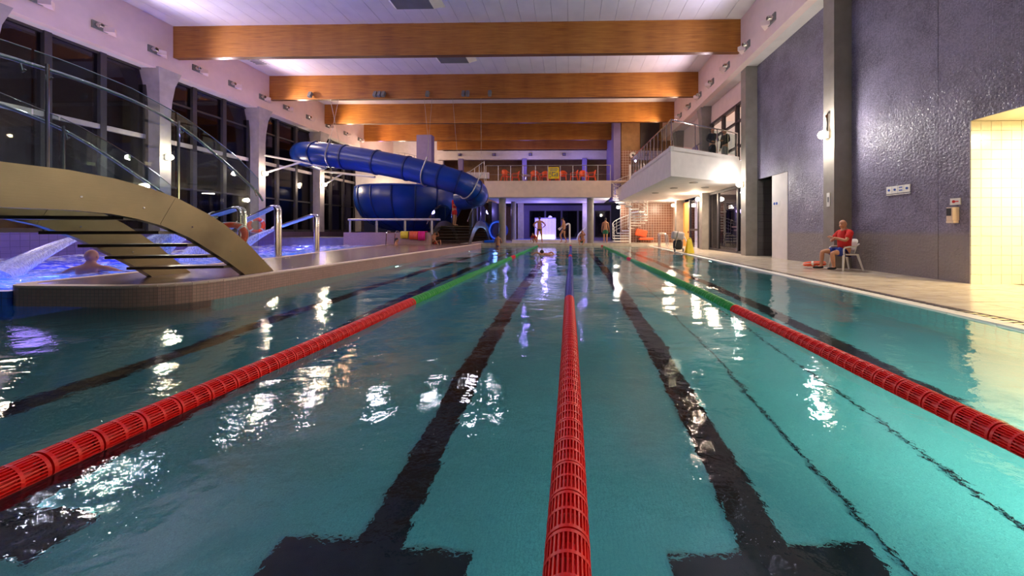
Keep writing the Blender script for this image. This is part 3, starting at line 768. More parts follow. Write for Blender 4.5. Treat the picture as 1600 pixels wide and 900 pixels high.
# big shower spouts, lifebuoys, jets
def spout(x, y, h, reach, drop, lab, jet=True):
    t = thing('water_spout', lab, 'spout', (x, y, .3))
    p = rounded([(x, y, .3), (x, y, .3+h), (x-reach, y, .3+h-drop)], .22, 6)
    MB().tube(p, .055, 12).build('pipe', M['chrome'], t, True)
    p2 = [q+Vector((0, .12, 0)) for q in p]
    MB().tube(p2, .055, 12).build('pipe', M['chrome'], t, True)
    e = p[-1]; d = Vector((-reach, 0, -drop)).normalized()
    MB().tube([e+Vector((0, .06, 0)), e+d*.22+Vector((0, .06, 0))], [.10, .07], 10).build('nozzle', M['whitep'], t, True)
    if jet:
        pts = [(x-reach-.2-s*1.5, y+.06, .3+h-drop-.1-s*.55-s*s*(h-drop-.55-.1)) for s in [i/8 for i in range(9)]]
        o = MB().tube(pts, [.06+.15*i/8 for i in range(9)], 10).build('falling_water', M['jet'], None, True)
        tag(o, 'white water falling from the '+lab, 'water', kind='stuff')
spout(-8.72, 8.95, 1.45, .75, .22, 'steel spout nearest the bridge, behind the lifebuoy')
spout(-9.0, 10.4, 1.62, 1.15, .55, 'tall steel spout right of the orange lifebuoy')
spout(-9.65, 12.9, 1.45, 1.5, .50, 'farther steel spout at the platform edge')
def jet(p0, p1, arc, r0, r1, lab):
    p0 = Vector(p0); p1 = Vector(p1)
    pts = [p0.lerp(p1, s)+Vector((0, 0, arc*4*s*(1-s))) for s in [i/12 for i in range(13)]]
    o = MB().tube(pts, [r0+(r1-r0)*i/12 for i in range(13)], 12).build('water_jet', M['jet'], None, True)
    tag(o, lab, 'water', kind='stuff')
jet((-11.6, 8.0, 1.0), (-10.5, 6.1, .22), .06, .05, .20, 'broad white water jet falling behind the bridge at left')
jet((-11.0, 9.6, 1.0), (-11.6, 9.0, .2), .15, .18, .42, 'white curtain of water seen between the bridge treads')
jet((-10.7, 10.4, 1.1), (-11.3, 10.2, .2), .05, .15, .40, 'wide white splash of water beyond the lifebuoy')
def buoy(c, r, lab, q=None, group=None):
    t = thing('lifebuoy', lab, 'lifebuoy', c)
    c = Vector(c); q = q or Matrix.Identity(3)
    pts = [q @ Vector((r*math.cos(a), 0, r*math.sin(a)))+c for a in [2*PI*i/28 for i in range(28)]]
    MB().tube(pts, r*.27, 12, closed=True).build('ring', M['buoy'], t, True)
    for k in range(4):
        a0 = PI/4+k*PI/2
        pp = [q @ Vector((r*math.cos(a), 0, r*math.sin(a)))+c for a in [a0-.10+.05*j for j in range(5)]]
        MB().tube(pp, r*.29, 12).build('white_band', M['whitep'], t, True)
    pp = [q @ Vector((r*1.33*(1+.05*math.cos(4*a+PI))*math.cos(a), 0, r*1.33*(1+.05*math.cos(4*a+PI))*math.sin(a)))+c for a in [2*PI*i/32 for i in range(32)]]
    MB().tube(pp, .008, 5, closed=True).build('grab_rope', M['whitep'], t)
    return t
buoy((-8.52, 8.50, 1.0), .26, 'orange-red lifebuoy hanging on its stand beside the bridge foot', Matrix.Rotation(R(38), 3, 'Z') @ Matrix.Rotation(R(-12), 3, 'X'))
t = thing('lifebuoy_stand', 'slim steel stand carrying the lifebuoy beside the bridge', 'stand', (-8.4, 8.75, .3))
MB().tube([(-8.42, 8.7, .3), (-8.42, 8.7, 1.5)], .02, 8).build('post', M['chrome'], t, True)
MB().tube([(-8.42, 8.7, 1.28), (-8.44, 8.5, 1.28)], .012, 6).build('hook', M['chrome'], t, True)
MB().lathe([(.001, .012), (.09, .012), (.1, 0)], (-8.42, 8.7, .305), 14).build('base_plate', M['chrome'], t)
buoy((-17.35, 18.75, 1.42), .34, 'second lifebuoy at the foot of the left column', Matrix.Rotation(R(70), 3, 'Z'))

# ------------------------------------------------------------------ lane ropes
RIBS = 30
def float_mesh(m, L_=.165, r=.078):
    mb = MB()
    for y0, y1 in ((0, .013), (L_/2-.006, L_/2+.006), (L_-.013, L_)):
        mb.lathe([(r*.80, y0), (r, y0), (r, y1), (r*.80, y1), (r*.80, y0)], (0, 0, 0), 30, Matrix.Rotation(R(-90), 3, 'X'))
    for k in range(RIBS):
        a = 2*PI*(k+.5)/RIBS; c, s_ = math.cos(a), math.sin(a); n = Vector((c, 0, s_)); tv = Vector((-s_, 0, c))
        P = []
        for yy in (.01, L_-.01):
            for u, w in ((-1, .84), (1, .84), (1, .985), (-1, .985)):
                P.append(n*r*w+tv*u*.0032+Vector((0, yy, 0)))
        mb.poly(P, [(0,1,5,4),(1,2,6,5),(2,3,7,6),(3,0,4,7)])
    mb.lathe([(r*.30, .0), (r*.62, .02), (r*.66, L_*.5), (r*.62, L_-.02), (r*.30, L_)], (0, 0, 0), 18, Matrix.Rotation(R(-90), 3, 'X'))
    return mb
def rope(x0, x1, pattern, lab):
    t = thing('lane_rope', lab, 'lane rope', (x0, 0, 0))
    y0 = -.55; n = int((25.35-y0)/.173); src = {}
    def px(y): s_ = (y-y0)/(25.4-y0); return x0+(x1-x0)*s_+.010*math.sin(y*.7+x0)
    MB().tube([(px(y), y, .012) for y in [y0-.02+i*.5 for i in range(int(26/.5)+1)] if y < 25.48]+[(px(25.5), 25.5, .02)], .006, 6).build('cable', M['steel'], t)
    for i in range(n):
        y = y0+i*.173; key = next(k for lim, k in pattern if y < lim)
        if key not in src:
            o = float_mesh(None).build('lane_float', M[key], t, False); src[key] = o
            o.matrix_parent_inverse = rootmat(t).inverted()
        else:
            o = src[key].copy(); COL.objects.link(o)
        z = .012+.004*math.sin(y*2.1+x0)
        o.location = (px(y), y, z); a = math.atan2(px(y)-px(y+.17), .17); o.rotation_euler = (0, random.uniform(0, 6), a)
rope(-2.42, -2.35, [(5.03, 'redp'), (13.6, 'greenp'), (14.4, 'redp'), (24.6, 'greenp'), (99, 'redp')], 'left lane rope, red in front then green')
rope(-.02, .03, [(5.35, 'redp'), (13.9, 'bluep'), (14.9, 'redp'), (23.8, 'bluep'), (99, 'redp')], 'middle lane rope, red in front then blue')
rope(2.28, 2.30, [(4.76, 'redp'), (12.6, 'greenp'), (13.5, 'redp'), (23.6, 'greenp'), (99, 'redp')], 'right lane rope, red in front then green')

# ------------------------------------------------------------------ slide: tube and bowl
sl = thing('tube_slide', 'enclosed blue tube slide running across above the blue bowl', 'slide', (-10, 20, 5))
path = smoothpath([(-17.3, 23.5, 6.0), (-16.6, 21.4, 5.85), (-15.7, 20.35, 5.72), (-14.4, 20.0, 5.58), (-12.5, 20.0, 5.32), (-10.7, 20.0, 5.0), (-8.9, 20.0, 4.62), (-7.3, 20.0, 4.18), (-6.3, 20.25, 3.85), (-5.8, 21.0, 3.5), (-6.1, 22.0, 3.3), (-7.2, 22.8, 3.2)], 6)
cuts = [0, 9, 16, 22, 28, 34, 41, 46, 52, 58, len(path)-1]
for a, b_ in zip(cuts[:-1], cuts[1:]):
    if b_ <= a: continue
    MB().tube(path[a:b_+1], .70, 24, caps=False).build('tube_section', M['blue'], sl, True)
for a in cuts[1:-1]:
    d = (path[min(a+1, len(path)-1)]-path[a-1]).normalized()
    MB().tube([path[a]-d*.05, path[a]+d*.05], .745, 24).build('flange', M['blued'], sl, True)
d = (path[1]-path[0]).normalized()
# hangers
for k, a in enumerate((20, 38, 50)):
    p = path[a]
    t = thing('slide_hanger', ['white strap hanger at the left part of the slide', 'white strap hanger in the middle of the slide', 'white strap hanger at the right bend of the slide'][k], 'hanger', tuple(p))
    d = (path[a+1]-path[a-1]).normalized(); x = d.cross(Vector((0,0,1))).normalized(); u = x.cross(d)
    ring = [p+(x*math.cos(q)+u*math.sin(q))*.77 for q in [PI*1.0+PI*i/12 for i in range(13)]]
    ring = [p+x*.77*math.copysign(1, -1)+u*.3+Vector((-.25, 0, .5))]+ring+[p+x*.77+u*.3+Vector((.25, 0, .5))]
    MB().tube(ring, .035, 8).build('strap', M['bowlpipe'], t, True)
    for s_ in (0, -1): MB().tube([ring[s_], (ring[s_].x, 19.9, 8.8)], .008, 5).build('wire', M['bowlpipe'], t)
# struts from columns
t = thing('slide_strut', 'pale steel bracket from the left column to the slide', 'strut', (-17.6, 19.6, 4.5))
MB().tube([(-17.55, 19.5, 5.45), (-14.3, 19.9, 4.86)], .055, 8).build('top_bar', M['whitep'], t, True)
MB().tube([(-17.55, 19.5, 4.45), (-15.6, 19.7, 5.08)], .055, 8).build('brace', M['whitep'], t, True)
t = thing('slide_strut', 'pale steel bracket from the farther left column to the slide', 'strut', (-17.6, 24.3, 4.5))
MB().tube([(-17.55, 24.2, 5.35), (-12.3, 21.5, 4.5)], .07, 8).build('top_bar', M['whitep'], t, True)
MB().tube([(-17.3, 24.2, 4.5), (-15.3, 23, 5.0)], .05, 8).build('brace', M['whitep'], t, True)
bowl = thing('slide_bowl', 'large round blue slide bowl built of ribbed panels', 'slide', (-12.5, 27, 1.1))
prof = [(3.82, 4.28), (3.86, 4.05), (3.88, 3.5), (3.76, 2.9), (3.46, 2.3), (2.9, 1.75), (2.1, 1.35), (1.0, 1.12), (.2, 1.05)]
NPAN = 16
for k in range(NPAN):
    a0 = 2*PI*k/NPAN+.1
    MB().lathe(prof, (-12.5, 27, 0), 4, None, a0+.012, a0+2*PI/NPAN-.012).build('bowl_panel', M['blue'], bowl, True)
    pts = [(-12.5+(r+.02)*math.cos(a0), 27+(r+.02)*math.sin(a0), z) for r, z in prof[:-1]]
    MB().tube(pts, .055, 6).build('rib', M['blued'], bowl, True)
MB().tube([(-12.5+3.84*math.cos(2*PI*i/40), 27+3.84*math.sin(2*PI*i/40), 4.28) for i in range(40)], .07, 8, closed=True).build('rim', M['blue'], bowl, True)
MB().lathe([(1.2, -.0), (1.25, 1.0), (1.6, 1.25)], (-12.5, 27, .1), 20).build('pedestal', M['blued'], bowl, True)
# frame in front of the bowl and low wall
fr = thing('pipe_rail', 'horizontal grey pipe rail standing in front of the blue bowl', 'rail', (-10.5, 21, .3))
MB().tube([(-13.2, 20.3, 1.78), (-7.7, 20.3, 1.78)], .07, 10).build('top_pipe', M['bowlpipe'], fr, True)
for x in (-13.1, -11.5, -9.8, -8.2): MB().tube([(x, 20.3, .9), (x, 20.3, 1.78)], .06, 8).build('post', M['bowlpipe'], fr, True)
struct('x', MB().box(-13.4, -8.3, 20.15, 20.5, .25, 1.02).build('wall_low_bowl', M['platile']))
struct('x', MB().box(-17.4, -13.4, 20.15, 22.8, -1.4, .72).build('wall_low_terrace', M['terr']))
# coloured towels on the low wall
for k, (x, m, lab) in enumerate(((-9.75, 'yellow', 'yellow towel draped over the low wall'), (-9.2, 'orange', 'orange towel draped over the low wall'), (-8.72, 'magenta', 'magenta towel bundled on the low wall'))):
    w = (.22, .25, .2)[k]; prof_ = [(-.06, .62-.2*k*.3), (-.06, .85), (-.04, 1.01), (.02, 1.03), (.2, 1.03), (.34, 1.02)]
    mb = MB(); n = 8; vs = []
    for i in range(n+1):
        xx = x-w+2*w*i/n
        for (yy, zz) in prof_: vs.append((xx, 20.13+yy+.015*math.sin(i*2.2), zz+.05+.01*math.sin(i*1.7)))
    m_ = len(prof_); mb.poly(vs, [(i*m_+j, (i+1)*m_+j, (i+1)*m_+j+1, i*m_+j+1) for i in range(n) for j in range(m_-1)])
    o = mb.build('towel', M[m], None, True); so = o.modifiers.new('thick', 'SOLIDIFY'); so.thickness = .03
    tag(o, lab, 'towel', 'towels on the low wall')
def ladder(x, y, z, lab, dx=.5, h=.8, ang=0):
    t = thing('pool_ladder', lab, 'ladder', (x, y, z))
    for s_ in (0, dx):
        c, sn = math.cos(ang), math.sin(ang)
        f = lambda a, b_, zz: (x+s_*c-a*sn, y+s_*sn+a*c, z+zz)
        MB().tube(rounded([f(0, 0, 0), f(0, 0, h), f(-.45, 0, h), f(-.6, 0, -.5)], .18), .024, 8).build('rail', M['chrome'], t, True)
    for k in range(3):
        c, sn = math.cos(ang), math.sin(ang)
        MB().tube([(x+.56*sn, y-.56*c, z-.1-.2*k), (x+dx*c+.56*sn, y+dx*sn-.56*c, z-.1-.2*k)], .02, 6).build('rung', M['chrome'], t)
ladder(-10.6, 20.2, .3, 'steel grab rails at the far end of the blue pool')
ladder(6.05, 23.6, .03, 'steel pool ladder rails below the spiral stair', .35, .95, R(90))
ladder(5.75, 22.2, .03, 'nearer steel pool ladder rails at the right rim', .35, .9, R(90))

# ------------------------------------------------------------------ far end: mezzanine
mz = thing('floor_mezzanine', None, None, (-2, 26, 3.6), kind='structure'); mz['label'] = 'cream mezzanine slab across the far end of the hall'
MB().box(-6.45, 3.05, 25.8, 31, 3.64, 4.86).build('mezzanine_slab', M['cream'], mz)
MB().box(-6.3, 3.0, 25.95, 31, 3.60, 3.66).build('mezzanine_soffit', M['white'], mz)
MB().box(-17.6, -6.45, 31, 36, 3.64, 4.4).build('rear_slab', M['cream'], mz)
MB().box(-6.45, 4.0, 31, 36, 3.62, 4.4).build('rear_floor', M['dark'], mz)
struct('x', MB().box(-17.8, 4.2, 36, 36.3, 0, 10.3).build('wall_far', M['wallx']))
struct('x', MB().box(-12.8, 4.1, 33, 33.4, 7.95, 8.80).build('trim_far_lintel', M['white']))
for i, x in enumerate((-10.6, -7.3, -3.8, -.6)):   # small cameras on the lintel
    t = thing('lintel_camera', 'small dark camera on the far white lintel, %s from the left' % ord_[i], 'spotlight', (x, 33, 8.4), 'cameras on the far lintel')
    MB().box(x-.16, x+.16, 32.9, 33, 8.28, 8.55).build('backplate', M['grey'], t)
    MB().lathe([(.001, .3), (.09, .3), (.11, .1), (.11, 0)], (x, 32.95, 8.4), 10, Matrix.Rotation(R(90), 3, 'X')).build('barrel', M['purplew'], t, True)
def roundcol(x, y, r, z0, z1, m, lab):
    o = MB().lathe([(r, z0), (r, z1)], (x, y, 0), 20).build('column', m, None, True); o['kind'] = 'structure'; o['label'] = lab
roundcol(-5.22, 26.5, .27, .2, 3.65, M['conc'], 'round grey column under the left end of the mezzanine')
roundcol(1.53, 26.5, .27, .2, 3.65, M['conc'], 'round grey column under the right end of the mezzanine')
roundcol(-4.85, 29.5, .22, .2, 3.65, M['conc'], 'thinner round column behind the left column')
for x in (-4.45, 1.33): struct('x', MB().box(x-.24, x+.24, 30.8, 31.2, .2, 3.62).build('column', M['concl']))
for x in (-10.45, -4.35, 1.35): struct('x', MB().box(x-.22, x+.22, 32.7, 33, 4.4, 8.0).build('column', M['purplew']))
struct('x', MB().box(-12.3, -11.1, 27.4, 28.0, 4.0, 8.8).build('column', M['purplew']))
struct('x', MB().box(3.45, 4.05, 27.5, 33, 3.7, 10.2).build('wall_far_right_side', M['purplew']))
struct('x', MB().box(-17.6, -12.3, 28, 28.4, 4.5, 5.9).build('wall_gallery', M['white']))
struct('x', MB().box(-17.6, -12.3, 28, 34, 5.9, 6.4).build('floor_gallery', M['white']))
struct('x', MB().box(-17.6, -12.6, 34, 34.3, 6.4, 10.2).build('wall_gallery_back', M['white']))
struct('x', MB().box(-15.2, -14.2, 33.9, 34.0, 6.4, 10.2).build('trim_orange_panel', M['orangew']))
struct('x', MB().box(-11.1, -6.9, 29, 29.3, 5.55, 6.05).build('trim_gallery_parapet', M['white']))
def railing(pts, h, lab, n_each, glass=True, base=0, mat='bowlpipe', name='railing', posts_w=.025, mid=True):
    t = thing(name, lab, 'railing', tuple(pts[0]))
    P = [Vector(p) for p in pts]
    MB().tube([p+Vector((0, 0, h)) for p in P], .03, 8).build('top_rail', M[mat], t, True)
    if mid: MB().tube([p+Vector((0, 0, .42*h)) for p in P], .012, 6).build('mid_rail', M[mat], t)
    for a, b_, n in zip(P[:-1], P[1:], n_each):
        for i in range(n+1):
            if i == n and b_ is not P[-1]: continue
            q = a.lerp(b_, i/n)
            MB().tube([q, q+Vector((0, 0, h))], posts_w, 8).build('post', M[mat], t)
            if glass and i < n:
                q2 = a.lerp(b_, (i+1)/n); dd = (q2-q); e = dd.normalized()*.05
                MB().bar(q+e+Vector((0,0,h*.5)), q2-e+Vector((0,0,h*.5)), .010, h*.84).build('glass_panel', M['glass'], t) if False else \
                MB().poly([q+e+Vector((0,0,.08)), q2-e+Vector((0,0,.08)), q2-e+Vector((0,0,h-.08)), q+e+Vector((0,0,h-.08))]+
                          [v+Vector((dd.y, -dd.x, 0)).normalized()*.01 for v in (q+e+Vector((0,0,.08)), q2-e+Vector((0,0,.08)), q2-e+Vector((0,0,h-.08)), q+e+Vector((0,0,h-.08)))],
                          [(0,3,2,1),(4,5,6,7),(0,1,5,4),(1,2,6,5),(2,3,7,6),(3,0,4,7)]).build('glass_panel', M['glass'], t)
    return t
railing([(-6.35, 25.9, 4.86), (3.0, 25.9, 4.86)], 1.16, 'long steel railing along the front of the mezzanine', [10], glass=False)
railing([(-9.6, 29.5, 4.4), (-8.2, 28.2, 4.5), (-6.5, 26.0, 4.86)], 1.5, 'curved steel railing left of the mezzanine behind the slide', [3, 3], glass=False)
railing([(-16.8, 28.1, 6.4), (-13.6, 28.1, 6.4), (-12.4, 28.1, 6.1)], 1.1, 'steel railing of the slide walkway above the blue tube', [7, 3], glass=False)
# under the mezzanine: violet back wall with water wall that glows by its material
struct('x', MB().box(-4.6, 4.0, 34, 34.3, .2, 3.64).build('wall_under_mezzanine', M['purplew']))
struct('x', MB().box(-6.9, -6.6, 29, 34, .2, 3.6).build('wall_under_left', M['dark']))
for i in range(5):
    x0 = -4.0+i*1.6
    o = thing('window_%d' % (6+i), None, None, (x0, 33.9, .6), kind='structure')
    MB().box(x0, x0+1.5, 33.86, 33.95, .5, 3.1).build('window_frame', M['frame'], o)
    MB().box(x0+.06, x0+1.44, 33.82, 33.86, .56, 3.04).build('pane', M['pane'], o)
t = thing('water_wall', 'bright violet-white water curtain behind the man with black trunks', 'fountain', (-2.4, 31, .2))
MB().box(-3.2, -1.3, 31.0, 31.15, .2, 2.3).build('basin_frame', M['purplew'], t)
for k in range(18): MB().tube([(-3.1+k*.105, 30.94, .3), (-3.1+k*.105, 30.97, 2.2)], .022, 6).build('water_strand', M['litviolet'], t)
o = MB().box(-3.1, -1.4, 30.75, 30.98, .2, .75).build('glowing_splash', M['litwhite'], t)  # splash brightness comes from the emissive material
light('POINT', 'violet_light', (-2.2, 29.8, 2.6), 110, VIO, .2)
light('POINT', 'violet_light', (-5.8, 30.5, 2.8), 90, VIO, .2)
light('POINT', 'violet_light', (1.6, 30.0, 2.8), 80, (.45, .35, 1), .2)
light('AREA', 'violet_light', (-2, 28.4, 3.5), 60, (.6, .55, 1), 3, rot=(0, 0, 0))
light('POINT', 'mezz_violet', (-4, 31.0, 7.4), 90, VIO, .08)
light('POINT', 'mezz_violet', (1, 31.0, 7.4), 90, VIO, .08)
light('POINT', 'gallery_light', (-15, 30.5, 8.6), 160, WARM, .2)
light('POINT', 'gallery_light_low', (-15.2, 26.8, 4.5), 120, WARM, .2)
# blue kid slide end and blue water behind the left column
t = thing('blue_tube_outlet', 'round blue slide outlet behind the left round column', 'slide', (-6.0, 28, .3))
pts = [(-5.9+.62*math.cos(a), 27.7, 1.15+.72*math.sin(a)) for a in [2*PI*i/28 for i in range(28)]]
MB().tube(pts, .10, 8, closed=True).build('outlet_rim', M['blueg'], t, True)
MB().lathe([(.62, 0), (.66, 1.4)], (-5.9, 27.7, 1.15), 24, Matrix.Rotation(R(-90), 3, 'X')).build('outlet_tube', M['blue'], t, True)
MB().box(-6.6, -5.2, 26.3, 27.6, .2, .38).build('outlet_tray', M['blueg'], t, bevel=.04)
light('POINT', 'outlet_light', (-5.9, 27.0, 1.2), 18, (.2, .4, 1), .15)
t = thing('shower_pipe', 'curved white shower pipe right of the walking man', 'spout', (-.05, 27.0, .2))
MB().tube(rounded([(-.05, 27.0, .2), (-.05, 27.0, 1.75), (-.75, 27.0, 1.35)], .25), .07, 10).build('pipe', M['whitep'], t, True)
MB().tube([(-.75, 27.0, 1.35), (-.9, 27.0, 1.2)], [.07, .11], 10).build('nozzle', M['whitep'], t, True)
MB().tube(rounded([(.5, 28.4, .2), (.65, 28.4, .8), (1.25, 28.4, 1.4)], .2), .05, 8).build('handrail', M['whitep'], t, True)
# low basin wall + blue pool behind
struct('x', MB().box(-4.6, 1.2, 27.2, 27.4, .2, .42).build('wall_rear_basin', M['white']))
o = MB().box(-4.6, 1.2, 27.4, 30.6, .2, .40).build('rear_basin_water', M['bluefloor'])
tag(o, 'blue shallow water of the basin under the mezzanine', 'water', kind='stuff')
# chairs and tables on the mezzanine
def plastic_chair(name, m, lab, group=None):
    t = thing(name, lab, 'chair', (0,0,0), group)
    MB().box(-.22, .22, -.2, .23, .42, .455).build('seat', m, t, bevel=.015)
    mb = MB(); vs = []                      # curved backrest
    for i in range(9):
        a = R(-55+110*i/8)
        for z, rr in ((.46, .22), (.60, .245), (.75, .26), (.86, .265)):
            zz = z - (.10*(abs(a)/R(55))**2 if z > .8 else 0)
            vs.append((rr*math.sin(a), -rr*math.cos(a)*.9-.02*(z-.46)*4, zz))
    mb.poly(vs, [(i*4+j, (i+1)*4+j, (i+1)*4+j+1, i*4+j+1) for i in range(8) for j in range(3)])
    b_ = mb.build('backrest', m, t, True); so = b_.modifiers.new('s', 'SOLIDIFY'); so.thickness = .018
    for s_ in (-1, 1):
        MB().tube(smoothpath([(s_*.22, -.2, .72), (s_*.27, -.05, .66), (s_*.27, .12, .645), (s_*.25, .22, .60), (s_*.24, .22, .45)], 4), .019, 8).build('armrest', m, t, True)
        MB().tube([(s_*.21, .20, .44), (s_*.25, .25, 0)], [.032, .022], 6).build('leg', m, t, True)
        MB().tube([(s_*.19, -.18, .44), (s_*.24, -.30, 0)], [.032, .022], 6).build('leg', m, t, True)
    return t
oc = None
places = [(-5.1, 27.3, -20), (-4.4, 27.7, 100), (-2.8, 27.2, 190), (-2.05, 27.5, 170), (-1.4, 27.5, 80), (.3, 27.4, 90), (1.0, 27.2, 180), (1.7, 27.4, 90), (-.6, 27.3, 180)]
labs = ['leftmost orange chair on the mezzanine', 'orange chair right of the leftmost one on the mezzanine', 'orange chair at the left of the middle mezzanine pair', 'orange chair at the right of the middle mezzanine pair', 'orange chair seen edge-on left of the yellow banner', 'orange chair seen edge-on right of the yellow banner', 'orange chair seen from behind near the right mezzanine column', 'rightmost orange chair on the mezzanine', 'orange chair behind the yellow banner']
for (x, y, a), lab in zip(places, labs):
    if oc is None: oc = plastic_chair('orange_chair', M['orange'], lab, 'orange chairs on the mezzanine'); c = oc
    else: c = copy_tree(oc, label=lab)
    c.location = (x, y, 4.86); c.rotation_euler = (0, 0, R(a)); c.scale = (1.25, 1.25, 1.25)
def cafe_table(x, y, lab):
    t = thing('cafe_table', lab, 'table', (x, y, 4.86), 'small tables on the mezzanine')
    MB().lathe([(.001, .74), (.38, .74), (.38, .70), (.001, .70)], (x, y, 4.86), 20).build('tabletop', M['whitep'], t)
    MB().tube([(x, y, 4.86), (x, y, 5.57)], .03, 8).build('pedestal', M['steel'], t)
    MB().lathe([(.001, .03), (.2, .03), (.22, 0)], (x, y, 4.86), 14).build('base', M['steel'], t)
cafe_table(-3.6, 27.9, 'small round table between the left mezzanine chairs'); cafe_table(1.1, 28.3, 'small round table by the right mezzanine chairs')
t = thing('banner', 'yellow banner with dark markings tied to the mezzanine railing', 'banner', (-1.25, 25.85, 5.4))
x0 = -1.64
MB().box(x0, x0+.80, 25.84, 25.86, 5.02, 5.88).build('banner_sheet', M['yellow'], t)
mk = MB()
for (a, b_, c, d) in ((.08, .72, .70, .76), (.12, .66, .58, .63), (.10, .16, .30, .52), (.25, .55, .44, .50), (.25, .31, .22, .44), (.25, .55, .18, .23), (.48, .54, .23, .36), (.62, .70, .15, .45), (.1, .2, .1, .16)):
    mk.box(x0+a, x0+b_, 25.83, 25.842, 5.02+c, 5.02+d)
mk.build('dark_markings', M['grey'], t)

# ------------------------------------------------------------------ back right block, brown tiles, glazing
struct('x', MB().box(4.0, 8.3, 27.5, 27.8, 0, 7.5).build('wall_brown_tile', M['browntile']))
wb = struct('x', MB().box(4.0, 8.3, 27.5, 27.8, 7.5, 10.2).build('wall_upper_right', M['wallx']))
t = thing('door_2', None, None, (6.2, 27.4, 7.6), kind='structure'); t['label'] = 'dark upper opening in the brown end wall'
MB().box(5.55, 7.05, 27.42, 27.5, 7.64, 9.8).build('door_leaf', M['dark'], t)
t = thing('wall_clock', 'small round white loudspeaker on the brown tile wall', 'loudspeaker', (4.95, 27.4, 7.1))
MB().lathe([(.001, .06), (.10, .06), (.24, .10), (.26, 0)], (4.95, 27.48, 7.1), 18, Matrix.Rotation(R(90), 3, 'X')).build('cone', M['whitep'], t, True)
MB().lathe([(.001, .09), (.09, .075)], (4.95, 27.48, 7.1), 12, Matrix.Rotation(R(90), 3, 'X')).build('driver', M['dark'], t)
t.name = 'loudspeaker'
# under balcony wall with doors (x = 8.1)
struct('x', MB().box(8.1, 8.3, 25.3, 27.5, 0, 3.3).build('wall_under_balcony_far', M['cream']))
t = thing('door_3', None, None, (8.1, 24, 0), kind='structure'); t['label'] = 'orange door panel beside a glazed door'
MB().box(8.08, 8.16, 23.6, 24.9, .03, 3.1).build('door_leaf', M['orangew'], t); MB().box(8.04, 8.2, 23.45, 23.6, 0, 3.2).build('door_jamb', M['frame'], t)
MB().box(8.0, 8.08, 23.7, 23.75, .95, 1.1).build('door_handle', M['steel'], t)
t = thing('door_4', None, None, (8.1, 22.5, 0), kind='structure'); t['label'] = 'glazed door with bright room behind, right of the orange door'
MB().box(8.06, 8.16, 21.9, 22.1, 0, 3.2).build('door_jamb', M['frame'], t); MB().box(8.06, 8.16, 22.1, 23.45, 1.12, 1.25).build('push_bar', M['frame'], t)
MB().box(8.10, 8.12, 22.1, 23.45, .05, 3.1).build('pane', M['pane'], t); MB().box(8.4, 8.5, 21.9, 23.5, 0, 3.1).build('lit_lobby', M['litwhite'], t)
struct('x', MB().box(8.1, 8.3, 20.5, 21.9, 0, 3.3).build('wall_under_balcony', M['white']))
t = thing('window_11', None, None, (8.0, 18, 0), kind='structure'); t['label'] = 'large glazed cafe front under the balcony'
for y in (15.6, 16.7, 18.9, 20.1): MB().box(7.98, 8.12, y-.05, y+.05, .03, 3.25).build('mullion', M['frame'], t)
MB().box(7.98, 8.12, 15.6, 20.1, .03, .14).build('sill', M['frame'], t); MB().box(7.98, 8.12, 15.6, 20.1, 3.15, 3.28).build('head_rail', M['frame'], t)
for a, b_ in ((15.65, 16.65), (16.75, 18.85), (18.95, 20.05)): MB().box(8.04, 8.06, a, b_, .14, 3.15).build('pane', M['pane'], t)
# interior behind the glazed front
struct('x', MB().box(10.8, 11, 15.3, 21, 0, 3.4).build('wall_cafe_back', M['browntile']))
struct('x', MB().box(8.3, 11, 15.3, 21, -.2, .03).build('floor_cafe', M['marble']))
struct('x', MB().box(8.12, 11, 15.55, 21, 3.3, 3.5).build('ceiling_cafe', M['white']))
t = thing('cafe_staircase', 'dim staircase with rail behind the glazed cafe front', 'stairs', (9.5, 19, 0))
for k in range(8): MB().box(9.0, 10.4, 17.2+k*.28, 17.5+k*.28, .03+k*.18, .11+k*.18).build('tread', M['cream'], t)
MB().tube([(9.0, 17.1, 1.0), (9.0, 19.5, 2.5)], .03, 8).build('handrail', M['chrome'], t, True)
for k in range(4): MB().tube([(9.0, 17.2+k*.75, .1+k*.48), (9.0, 17.2+k*.75, 1.05+k*.47)], .02, 6).build('post', M['chrome'], t)
light('POINT', 'cafe_light', (9.6, 17.5, 2.9), 45, WARM, .15)
# ------------------------------------------------------------------ right balcony
bal = thing('floor_balcony', None, None, (6, 16, 3.3), kind='structure'); bal['label'] = 'white balcony box projecting from the right wall'
bp_ = [(4.02, 13.9), (7.74, 16.0), (8.1, 16.2), (8.1, 27.5), (3.62, 27.5), (3.75, 21.5)]
MB().prism(bp_, 3.3, 4.35).build('balcony_slab', M['white'], bal)
for a, b_ in ((0, 1), (5, 0)):
    p, q = Vector(bp_[a]), Vector(bp_[b_]); n = Vector((-(q-p).y, (q-p).x)).normalized()*.12
    MB().prism([p, q, q+n, p+n], 4.3, 4.5).build('balcony_kerb', M['white'], bal)
railing([(3.80, 21.5, 4.5), (4.08, 14.05, 4.5), (7.70, 16.1, 4.5)], 1.1, 'glass railing around the right balcony', [12, 3], glass=True, mat='chrome', mid=False)
for k, (x, y) in enumerate(((5.6, 15.8), (5.3, 17.8), (4.9, 20.0), (6.8, 17.6))):
    t = thing('balcony_downlight', 'round downlight under the balcony, %s from the front' % ord_[k], 'lamp', (x, y, 3.3), 'downlights under the balcony')
    MB().lathe([(.14, -.03), (.19, -.02), (.20, 0)], (x, y, 3.3), 18).build('bezel', M['grey'], t, True)
    MB().lathe([(.001, -.025), (.14, -.022)], (x, y, 3.3), 14).build('diffuser', M['concl'], t)
light('AREA', 'under_balcony_light', (7.2, 18.0, 3.1), 150, WARM, .5, rot=(0, 0, 0))
